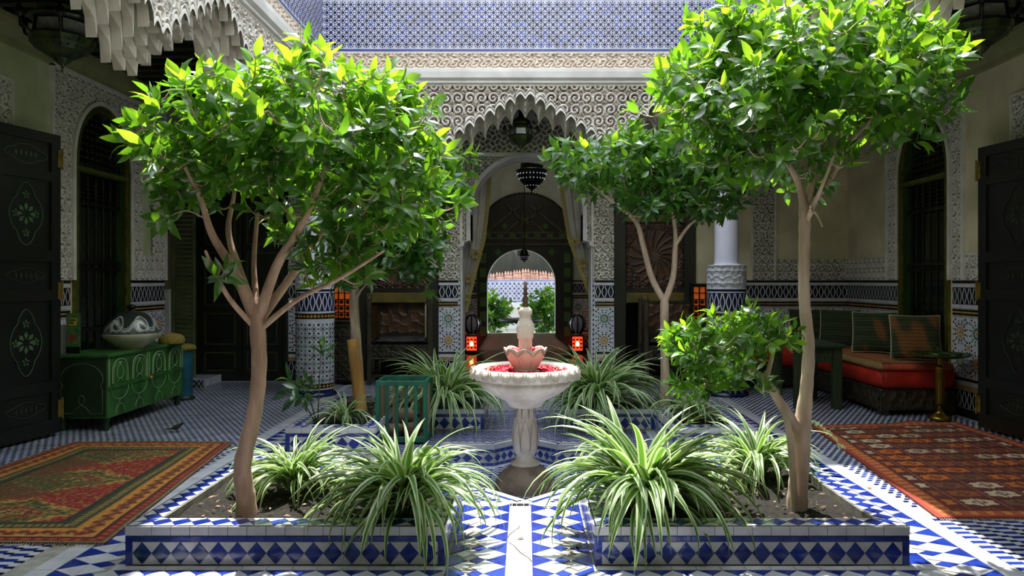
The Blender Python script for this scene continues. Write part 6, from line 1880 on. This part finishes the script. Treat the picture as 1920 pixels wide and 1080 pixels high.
# ------------------------------------------------------------------ CHEST, BOWL, BROCHURE, STOOL on the left
t = thing('painted_chest', (-4.25, 7.65, 0), 'green painted wooden chest with arch motifs under the left window', 'chest')
M_chest = mat('green_chest_paint', srgb(48, 104, 36), .5, col2=srgb(28, 72, 24), scale=6, stretch=(1, 1, .4), bump=.2)
M_chd = mat('dark_chest_paint', srgb(20, 36, 18), .5, col2=srgb(30, 54, 26), scale=6)
M_chl = mat('pale_green_line', srgb(132, 160, 112), .6)
x0, x1, y0, y1 = -4.50, -4.0, 6.90, 8.40
boxobj('body', (x0, x1, y0, y1, .12, .70), M_chest, t, .006)
boxobj('lid', (x0 - .02, x1 + .02, y0 - .02, y1 + .02, .70, .735), M_chest, t, .01)
boxobj('end_panel', (x0 + .02, x1 - .02, y0 - .004, y0, .14, .69), M_chd, t)
for xx in (x0 + .04, x1 - .04):
    for yy in (y0 + .04, y1 - .04):
        b = MB(); b.lathe([(.025, 0), (.035, .03), (.025, .07), (.035, .12)], (xx, yy, 0), 10); b.build('leg', M_chd, t)
fm = plane_map((x1 + .004, 0, 0), (0, 1, 0), (0, 0, 1), (1, 0, 0))
boxobj('mid_rail', (x1, x1 + .012, y0, y1, .40, .43), M_chest, t)
for k in range(4):
    yc = y0 + .20 + k * .355 + (.04 if k > 1 else 0)
    b = MB()
    def arc(w, z0, z1, rad=.005, pt_=.0):
        pts = [(yc - w, z0), (yc - w, z0 + (z1 - z0) * .45)]
        for q in range(1, 10): a = PI - PI * q / 10; pts.append((yc + w * math.cos(a), z0 + (z1 - z0) * .45 + (z1 - z0) * .55 * math.sin(a) ** .8))
        pts += [(yc + w, z0 + (z1 - z0) * .45), (yc + w, z0)]
        b.tube([fm(u, v, .002) for u, v in pts], rad, seg=5)
    arc(.135, .445, .675, .006); arc(.11, .445, .65, .003)
    b.tube([fm(yc + .055 * math.sin(q) * (1 - .2 * math.cos(q)), .55 + .07 * math.cos(q), .002) for q in np.linspace(0, 2 * PI, 15)], .0035, seg=4, cap=False)
    b.tube([fm(yc - .05, .455, .002), fm(yc, .49, .002), fm(yc + .05, .455, .002)], .003, seg=4)
    for q in range(3): b.prism(kite(yc, .62, PI / 2 + (q - 1) * .7, 0, .03, .008), lambda u, v: fm(u, v, 0), lambda u, v: fm(u, v, .004))
    b.build('painted_arch', M_chl, t)
    b = MB()
    b.tube([fm(yc + .15 * math.cos(PI + PI * q / 10), .40 + .12 * math.sin(PI + PI * q / 10), .002) for q in range(11)], .0035, seg=4)
    b.tube([fm(yc, .28, .002), fm(yc - .02, .26, .002), fm(yc, .235, .002)], .003, seg=4); b.tube([fm(yc + .075 * math.cos(PI * q / 8), .15 + .085 * math.sin(PI * q / 8), .002) for q in range(9)], .0035, seg=4)
    b.build('painted_swag', M_chl, t)
for yy in (y0 + .012, y0 + .71, y0 + .75, y1 - .012):
    b = MB(); b.box(x1 + .001, x1 + .008, yy - .006, yy + .006, .43, .69); b.build('panel_strip', M_chl, t)
b = MB(); b.lathe([(.02, -.01), (.03, 0), (.02, .02), (.004, .03)], (x1 + .02, (y0 + y1) / 2, .41), 10); b.build('lock_knob', M_gold, t)
# horseshoe arch drawn on the end
b = MB(); cxe = (x0 + x1) / 2
pts = [(cxe - .20, .17), (cxe - .20, .40), (cxe - .185, .42)]
for q in range(13): a = math.radians(205) - math.radians(230) * q / 12; pts.append((cxe + .205 * math.cos(a), .50 + .15 * math.sin(a)))
pts += [(cxe + .185, .42), (cxe + .20, .40), (cxe + .20, .17), (cxe + .08, .17), (cxe + .05, .22), (cxe, .25), (cxe - .05, .22), (cxe - .08, .17), (cxe - .20, .17)]
b.tube([(u, y0 - .006, v) for u, v in pts], .004, seg=5); b.tube([(cxe + .03 * math.sin(q), y0 - .006, .30 + .045 * math.cos(q)) for q in np.linspace(0, 2 * PI, 9)], .003, seg=4); b.build('painted_outline', mat('grey_green_line', srgb(86, 100, 84), .6), t)

# big covered serving bowl
BX, BY, BZ = wx(247, 7.55), 7.55, .735
t = thing('covered_bowl', (BX, BY, BZ), 'large patterned tagine-style lid on a white bowl, on the green chest', 'bowl')
b = MB(); b.lathe([(.12, 0), (.13, .015), (.20, .06), (.255, .11), (.275, .15), (.27, .16), (.25, .15)], (BX, BY, BZ), 40); b.build('bowl', mat('cream_glaze', srgb(176, 180, 146), .3, col2=srgb(150, 156, 120), scale=6), t)
nu, nv = 160, 60
th = np.linspace(0, 2 * PI, nu); s_ = np.linspace(0, 1, nv); TH, SS = np.meshgrid(th, s_, indexing='ij')
r = .235 * np.clip(1 - SS ** 2.4, 0, 1) ** .5 * (1 - .15 * SS) + .03; z = BZ + .15 + .24 * SS
# paisley swirls on the lid
uu = (TH / (2 * PI) * 6) % 1; vv_ = SS
dx = (uu - .5) * 1.1; dy = (vv_ - .45) * .9
rr0 = np.hypot(dx + .15, dy); sp = np.cos(18 * rr0 - np.arctan2(dy, dx + .15))
wave = np.abs(vv_ - .40 - .22 * np.sin(2 * PI * uu)) 
W_ = ((wave < .035) | (np.abs(wave - .10) < .018) | ((rr0 < .26) & (sp > .35)) | (np.abs(rr0 - .3) < .02)) & (vv_ > .15) & (vv_ < .85)
speck = (np.sin(TH * 90) * np.sin(SS * 120) > .2)
colr = np.where(W_[..., None], np.array(srgb(196, 200, 190)), np.where(((vv_ < .15) & speck)[..., None], np.array(srgb(120, 120, 120)), np.array(srgb(44, 52, 50))))
Vt = np.stack([BX + r * np.cos(TH), BY + r * np.sin(TH), z], -1).reshape(-1, 3)
idx = np.arange(nu * nv).reshape(nu, nv); Q = np.stack([idx[:-1, :-1], idx[1:, :-1], idx[1:, 1:], idx[:-1, 1:]], -1).reshape(-1, 4)
link('patterned_lid', npmesh('patterned_lid', Vt, Q, mat('glazed_pattern', (1, 1, 1), .3, vcol=True, scale=20), colors=colr.reshape(-1, 3), smooth=True), t)
b = MB(); b.lathe([(.05, 0), (.035, .02), (.02, .035), (.045, .055), (.05, .07), (.03, .085), (.004, .09)], (BX, BY, BZ + .37), 16); b.build('lid_knob', M_black, t)
# brochures propped at the wall
t = thing('brochure', (-4.42, 6.98, .735), 'green cooking leaflet propped upright on the near end of the chest', 'leaflet')
bx0, bx1, by = wx(124, 7.0), wx(150, 7.0), 7.0
b = MB(); b.box(bx0, bx1, by, by + .006, .735, wz(587, 7.0)); b.build('sheet', mat('leaflet_green', srgb(92, 130, 70), .5, col2=srgb(50, 96, 50), scale=12), t)
zt_ = wz(587, 7.0); Wd = bx1 - bx0
b = MB(); b.box(bx0 + .03, bx1 - .03, by - .003, by, zt_ - .12, zt_ - .05); b.build('yellow_title_block', mat('leaflet_yellow', srgb(190, 180, 60), .5), t)
for k in range(2):
    b = MB(); b.box(bx0 + .035, bx1 - .04 - .02 * k, by - .005, by - .003, zt_ - .075 - .028 * k, zt_ - .062 - .028 * k); b.build('dark_title_line', M_black, t)
b = MB(); b.prism(ngon((bx0 + bx1) / 2 - .01, zt_ - .24, .045, 12), lambda x, z: (x, by, z), lambda x, z: (x, by - .003, z)); b.build('food_picture', mat('leaflet_brown', srgb(150, 84, 60), .5, col2=srgb(90, 60, 40), scale=40), t)
b = MB(); b.box(bx0, bx1, by - .003, by, .735, .80); b.build('black_text_block', M_black, t)
o = boxobj('booklet', (wx(119, 7.05) - .03, wx(126, 7.05) + .02, 7.05, 7.09, .735, wz(610, 7.05)), mat('grey_booklet', srgb(160, 164, 150), .7)); tagp(o, 'pale grey booklet standing behind the green leaflet', 'booklet')
# woven basket lid on the far end of the chest
M_straw = mat('straw_weave', srgb(150, 130, 50), .8, col2=srgb(110, 96, 34), scale=50, bump=.5, bscale=90)
b = MB(); c_ = (wx(322, 8.15), 8.15, .735); b.lathe([(.13, 0), (.14, .03), (.13, .07), (.09, .10), (.03, .115), (.001, .118)], c_, 24); o = b.build('straw_basket', M_straw); tagp(o, 'small round straw basket on the far end of the green chest', 'basket')
t = thing('stool', (-4.10, 8.75, 0), 'slim blue drum stool with woven straw seat behind the green chest', 'stool')
t.location = (wx(345, 8.75), 8.75, 0); c_ = (wx(345, 8.75), 8.75, 0)
b = MB(); b.lathe([(.09, .0), (.10, .02), (.10, .03), (.10, .58), (.105, .6)], c_, 20); b.build('blue_drum', mat('blue_drum_paint', srgb(20, 92, 110), .5, col2=srgb(14, 70, 86), scale=6), t)
b = MB(); b.lathe([(.10, .6), (.135, .605), (.14, .63), (.12, .66), (.05, .675), (.001, .68)], c_, 20); b.build('straw_seat', M_straw, t)
b = MB(); b.lathe([(.12, 0), (.13, .02), (.10, .05)], c_, 20); b.build('foot', M_chd, t)
# small bird on the floor
bx, by = wx(331, 6.87), 6.87
t = thing('small_bird', (bx, by, 0), 'small dark bird standing on the tiled floor in front of the chest', 'bird')
M_bird = mat('bird_feathers', srgb(58, 60, 40), .8, col2=srgb(34, 36, 26), scale=30)
b = MB(); G = []
prof = [(-.062, .002, .030), (-.045, .010, .034), (-.03, .018, .040), (-.005, .026, .044), (.02, .024, .052), (.036, .017, .066), (.046, .017, .078), (.056, .012, .080), (.064, .003, .078)]
for (x_, r_, z_) in prof:
    G.append([(bx + x_, by + r_ * math.cos(a), z_ + r_ * math.sin(a)) for a in np.linspace(0, 2 * PI, 12, endpoint=False)])
b.grid(G, closev=True); b.build('body', M_bird, t)
b = MB(); b.prism([(-.055, -.012), (-.055, .012), (-.105, .014), (-.105, -.014)], lambda u, v: (bx + u, by + v, .034 + (u + .055) * .1), lambda u, v: (bx + u, by + v, .028 + (u + .055) * .1)); b.build('tail', M_bird, t)
b = MB(); b.tube([(bx + .06, by, .078), (bx + .078, by, .074)], [.005, .0008], seg=6); b.build('beak', M_black, t)
for s_ in (-1, 1):
    b = MB(); b.tube([(bx + .005, by + s_ * .01, .024), (bx + .01, by + s_ * .012, .002)], .0016, seg=5); b.tube([(bx - .003, by + s_ * .012, .002), (bx + .024, by + s_ * .014, .002)], .0014, seg=5); b.build('leg', M_black, t)
    b = MB(); b.lathe([(.0005, -.002), (.0025, 0), (.0005, .002)], (bx + .053, by + s_ * .012, .084), 6); b.build('eye', M_black, t)

# ------------------------------------------------------------------ BANQUETTE and company on the right
t = thing('banquette', (4.2, 9.0, 0), 'low banquette with carved dark base and red leather mattress along the right wall', 'sofa')
x0, x1, y0, y1 = 3.80, 4.62, 7.70, 10.35
b = MB(); b.box(x0, x1, y0, y1, .05, .28, bev=.01); b.box(2.95, x0, 9.6, y1, .05, .28, bev=.01); b.build('base', M_dwood, t)
relief('carved_front', plane_map((x0 - .004, y0 + .02, .07), (0, 1, 0), (0, 0, 1), (-1, 0, 0)), 1.85, .19, .011, lambda u, v: h_lace(u, v, .11), .012, M_lattice_dark, t)
relief('carved_end', plane_map((x0 + .02, y0 - .004, .07), (1, 0, 0), (0, 0, 1), (0, -1, 0)), .78, .19, .011, lambda u, v: h_lace(u, v, .11), .012, M_lattice_dark, t, flip=True)
for xx, yy in ((x0 + .05, y0 + .05), (x1 - .05, y0 + .05), (x0 + .05, 9.5)): boxobj('foot', (xx - .04, xx + .04, yy - .04, yy + .04, 0, .05), M_dwood, t)
def softbox(name, x0, x1, y0, y1, z0, z1, r, m, parent, wob=.006):
    b = MB(); G = []
    ns = 44
    def rr(cx, cy, hx, hy, rad, n):
        pts = []
        for q in range(4):
            sx, sy = ((1, 1), (-1, 1), (-1, -1), (1, -1))[q]
            for k in range(6):
                a = q * PI / 2 + PI / 2 * k / 5; pts.append((cx + sx * (hx - rad) + rad * math.cos(a), cy + sy * (hy - rad) + rad * math.sin(a)))
        # straight subdivisions
        out = []
        for i in range(len(pts)):
            p, q_ = pts[i], pts[(i + 1) % len(pts)]; L = math.hypot(q_[0] - p[0], q_[1] - p[1]); m_ = max(1, int(L / .12))
            for k in range(m_): out.append((p[0] + (q_[0] - p[0]) * k / m_, p[1] + (q_[1] - p[1]) * k / m_))
        return out
    cx, cy, hx, hy = (x0 + x1) / 2, (y0 + y1) / 2, (x1 - x0) / 2, (y1 - y0) / 2
    ref = None
    lv = [(-.0, z0, .7), (0, z0, .9)]
    prof = []
    for k in range(9):
        a = -PI / 2 + PI * k / 8; prof.append((r * (1 - math.cos(a)), (z0 + z1) / 2 + ((z1 - z0) / 2) * math.sin(a)))
    base_ring = rr(cx, cy, hx, hy, min(.09, hx * .5), ns)
    for ins, z in [(hx * .55, z0)] + prof + [(hx * .55, z1 + .004)]:
        kx, ky = (hx - ins) / hx, (hy - ins) / hy
        G.append([(cx + (p[0] - cx) * kx + wob * math.sin(i * 1.7 + z * 30), cy + (p[1] - cy) * ky, z + wob * .5 * math.sin(i * 1.1)) for i, p in enumerate(base_ring)])
    b.grid(G, closev=True); b.poly(G[0][::-1]); b.poly(G[-1]); return b.build(name, m, parent)
M_redl = mat('red_leather', srgb(196, 44, 22), .5, col2=srgb(168, 34, 18), scale=5, bump=.2, bscale=12)
o = softbox('mattress', x0 - .02, x1, y0 - .03, y1, .28, .53, .07, M_redl, t)
o = softbox('mattress', 3.0, x0 - .03, 9.65, y1, .28, .53, .07, M_redl, t)
b = MB()
for yy in (y0 + .0,): b.tube([(x0 + .03 + .0 * q, y0 - .035, .405 + .1 * math.sin(q)) if False else (x0 + .04 + .035 * math.cos(q), y0 - .03 + .004, .405 + .105 * math.sin(q)) for q in np.linspace(PI / 2, 3 * PI / 2, 12)], .005, seg=5)
b.build('bolster_seam', M_redl, t)
def throw_col(U, V, W, H):
    c = lambda *k: np.array(srgb(*k))
    s = (V / .07) % 1; base = np.where((s < .5)[..., None], c(196, 120, 60), c(96, 66, 34))
    base = np.where((((V / .07) % 4) < .5)[..., None], c(206, 84, 50), base); base = np.where((((U / .012) % 1) < .3)[..., None], base * .7, base)
    e = np.minimum(U, W - U); base = np.where((e < .04)[..., None], c(140, 110, 60), base)
    return np.clip(base * (1 + (rng.random(U.shape) - .5) * .4)[..., None], 0, 1)
# striped throw with real thickness
def throw():
    W, H = .80, 2.3; st = .012; nu, nv = int(W / st), int(H / st)
    U, V = np.meshgrid(np.linspace(0, W, nu), np.linspace(0, H, nv), indexing='ij')
    X = x0 - .035 + U; Y = y0 - .045 + V; Z = np.full(U.shape, .565) + .006 * np.sin(V * 9) * np.sin(U * 7)
    fall = np.clip(1 - U / .05, 0, 1) ** 2 * .055; fall2 = np.clip(1 - V / .06, 0, 1) ** 2 * .055; Z = Z - np.maximum(fall, fall2)
    top = np.stack([X, Y, Z], -1).reshape(-1, 3); bot = np.stack([X + .01, Y + .01, Z - .022], -1).reshape(-1, 3); n = nu * nv
    idx = np.arange(n).reshape(nu, nv); Q = np.stack([idx[:-1, :-1], idx[1:, :-1], idx[1:, 1:], idx[:-1, 1:]], -1).reshape(-1, 4)
    s1 = np.stack([idx[:-1, 0], idx[:-1, 0] + n, idx[1:, 0] + n, idx[1:, 0]], -1); s2 = np.stack([idx[0, 1:], idx[0, 1:] + n, idx[0, :-1] + n, idx[0, :-1]], -1)
    cc = throw_col(U, V, W, H).reshape(-1, 3)
    o = link('striped_throw', npmesh('striped_throw', np.concatenate([top, bot]), np.concatenate([Q, Q[:, ::-1] + n, s1, s2]), M_vc, colors=np.concatenate([cc, cc]), smooth=True))
    tagp(o, 'striped brown and rust woven throw covering the red mattress', 'blanket')
throw()
def cush_col(warm):
    def f(U, V):
        c = lambda *k: np.array(srgb(*k))
        base = np.where((np.sin(V * 95) > 0)[..., None], c(66, 78, 36), c(36, 48, 24))
        blotch = np.sin(U * 3.1 + warm * 2) * np.sin(V * 2.3 + 1 + warm) + .5 * np.sin(U * 7 + V * 3)
        k = 1 / (1 + np.exp(-(blotch - (1.5 if warm == 0 else (.75 if warm < 1 else .1))) * 7)); base = mix(base * .75, np.array(srgb(160, 96, 34)) * (.75 + .25 * np.sin(V * 95))[..., None], k * .8) if False else mix(base * .7, np.ones(base.shape) * np.array(srgb(150, 88, 32)), k * (.55 + .25 * np.sin(V * 95)))
        return base
    return f
Mp = mat('cushion_piping', srgb(150, 150, 120), .8)
Mc = mat('ribbed_cushion_wool', (1, 1, 1), .9, vcol=True, scale=30, bump=.5, bscale=120)
for (px, py, Y, w, hgt, lean, rz, warm, lab) in ((1716, 626, 7.95, .50, .50, 1.30, -.35, 1.0, 'orange and green ribbed cushion nearest the brass tray table'),
                                 (1640, 622, 8.75, .50, .50, 1.30, -.45, .3, 'dark green ribbed cushion with an orange patch, second from the brass tray table'),
                                 (1575, 612, 9.55, .50, .50, 1.30, -.5, 0, 'dark green cushion near the corner of the banquette'),
                                 (1515, 610, 10.0, .50, .48, 1.25, -.1, 0, 'dark green cushion at the back wall end of the banquette')):
    c = P3(px, py, Y); t = thing('cushion', (c.x, c.y, .56), lab, 'cushion', 'cushions on the banquette')
    pillow('cover', (c.x, c.y, .56 + .255), (w, hgt, .16), lean, 0, rz, Mc, t, cush_col(warm), n=44, piping=Mp)
# low wooden table
t = thing('wooden_table', (3.27, 8.25, 0), 'plain dark green wooden table in front of the banquette', 'table')
M_tab = mat('dark_green_timber', srgb(44, 58, 30), .55, col2=srgb(30, 42, 22), scale=7, stretch=(1, 1, .2), bump=.2)
tx0, tx1, ty0, ty1 = wx(1489, 8.1), wx(1577, 8.1), 8.05, 8.85
boxobj('tabletop', (tx0 - .03, tx1 + .03, ty0 - .03, ty1, .69, .73), M_tab, t, .008)
for xx in (tx0 + .05, tx1 - .05):
    for yy in (ty0 + .05, ty1 - .06): boxobj('leg', (xx - .05, xx + .05, yy - .04, yy + .04, 0, .69), M_tab, t, .006)
boxobj('apron', (tx0 + .1, tx1 - .1, ty0 + .03, ty0 + .05, .52, .69), M_tab, t, .004)
relief('apron_carving', plane_map((tx0 + .12, ty0 + .028, .53), (1, 0, 0), (0, 0, 1), (0, -1, 0)), tx1 - tx0 - .24, .15, .012, lambda u, v: h_scroll(u, v, .1), .008, M_tab, t, flip=True)
# brass tray table
cx, cy = wx(1762, 7.45), 7.45
t = thing('tray_table', (cx, cy, 0), 'round brass tray on a turned brass pedestal at the end of the banquette', 'table')
M_brass = mat('aged_brass', srgb(168, 132, 48), .25, .9, col2=srgb(120, 100, 40), scale=8)
M_tray = mat('green_tarnished_tray', srgb(70, 96, 34), .25, .5, col2=srgb(50, 74, 26), scale=8)
b = MB(); b.lathe([(.11, 0), (.115, .01), (.10, .03), (.05, .06), (.025, .09), (.045, .11), (.025, .13), (.035, .15), (.05, .165)], (cx, cy, .012), 24); b.build('foot', M_brass, t)
b = MB(); b.lathe([(.05, .165), (.045, .18), (.045, .52), (.05, .535), (.03, .55), (.025, .60), (.06, .635)], (cx, cy, .012), 32, mod=lambda a, j, r, z: (r * (1 + .06 * math.cos(8 * a) * (1 <= j <= 2)), z)); b.build('fluted_pedestal', M_brass, t)
b = MB(); b.lathe([(.05, .635), (.2, .64), (.27, .655), (.30, .675), (.295, .68), (.26, .662), (.1, .655), (.001, .655)], (cx, cy, .012), 40); b.build('tray', M_tray, t)
b = MB(); b.lathe([(.10, 0), (.11, .01), (.09, .03), (.05, .045), (.015, .05), (.012, .06), (.018, .07), (.002, .08)], (cx - .02, cy, .67), 24); o = b.build('brass_lid', M_tray); tagp(o, 'small domed dish lid resting on the brass tray', 'dish')
for (dx, dy, lab) in ((-.17, .05, 'small glass at the left of the brass tray'), (.16, -.06, 'small dish at the right of the brass tray')):
    b = MB(); b.lathe([(.02, 0), (.03, .005), (.045, .02), (.04, .02), (.025, .008), (.001, .006)], (cx + dx, cy + dy, .672), 16); o = b.build('small_dish', M_tray); tagp(o, lab, 'dish')

# ------------------------------------------------------------------ bits on the floor
M_dry = mat('dry_twig', srgb(90, 76, 56), .9)
for i, (px, py, L_, a, lab) in enumerate(((960, 1000, .26, 1.2, 'thin dry twig on the white centre strip of the floor'), (975, 1035, .3, 2.0, 'long dry twig near the bottom of the white centre strip'))):
    Y = EYE * FPX / (py - VPY); x = wx(px, Y); b = MB(); pts = [(x + L_ * (k / 5 - .5) * math.cos(a) + .006 * math.sin(k * 2), Y + L_ * (k / 5 - .5) * math.sin(a), .004) for k in range(6)]; b.tube(pts, .0018, seg=5); b.tube([pts[2], (pts[2][0] + .05, pts[2][1] + .02, .004)], .0012, seg=4); o = b.build('twig', M_dry); tagp(o, lab, 'twig', 'dry twigs on the centre strip')
M_fallen = mat('fallen_leaf', srgb(150, 110, 84), .8, col2=srgb(110, 70, 50), scale=20)
for i, (px, py, lab) in enumerate(((1065, 1040, 'curled brown fallen leaf left of the near right planter corner'), (1085, 1030, 'small curled brown leaf closest to the near right planter corner'), (984, 1010, 'tiny fallen leaf on the white centre strip'), (1625, 915, 'pale fallen leaf beside the rust red rug'))):
    Y = EYE * FPX / (py - VPY); o = bpy.data.objects.new('fallen_leaf', leafmesh(i % 3, M_fallen)); COL.objects.link(o); o.location = (wx(px, Y), Y, .008); o.scale = (.05,) * 3; o.rotation_euler = (.2, .1, i * 1.7); tagp(o, lab, 'leaf', 'fallen leaves on the floor')
# pale flower runner arching from the spider plant over the rug
t = thing('flower_runner', (1.62, 4.9, .17), 'pale flowering runner arching from spider plant over the right rug', 'plant')
b = MB(); pts, rr_ = catmull([Vector((1.58, 4.8, .17)), P3(1510, 795, 4.75), P3(1545, 805, 4.7), P3(1580, 840, 4.7)], [.004, .004, .003, .002], 6); b.tube(pts, rr_, seg=5); b.build('stem', M_spw, t)
b = MB()
for p in pts[4:]:
    for q in range(3): b.lathe([(.001, -.008), (.007, 0), (.001, .01)], tuple(p + Vector(rng.normal(size=3) * .008)), 5)
o = b.build('buds', M_spw, t); o['kind'] = 'stuff'
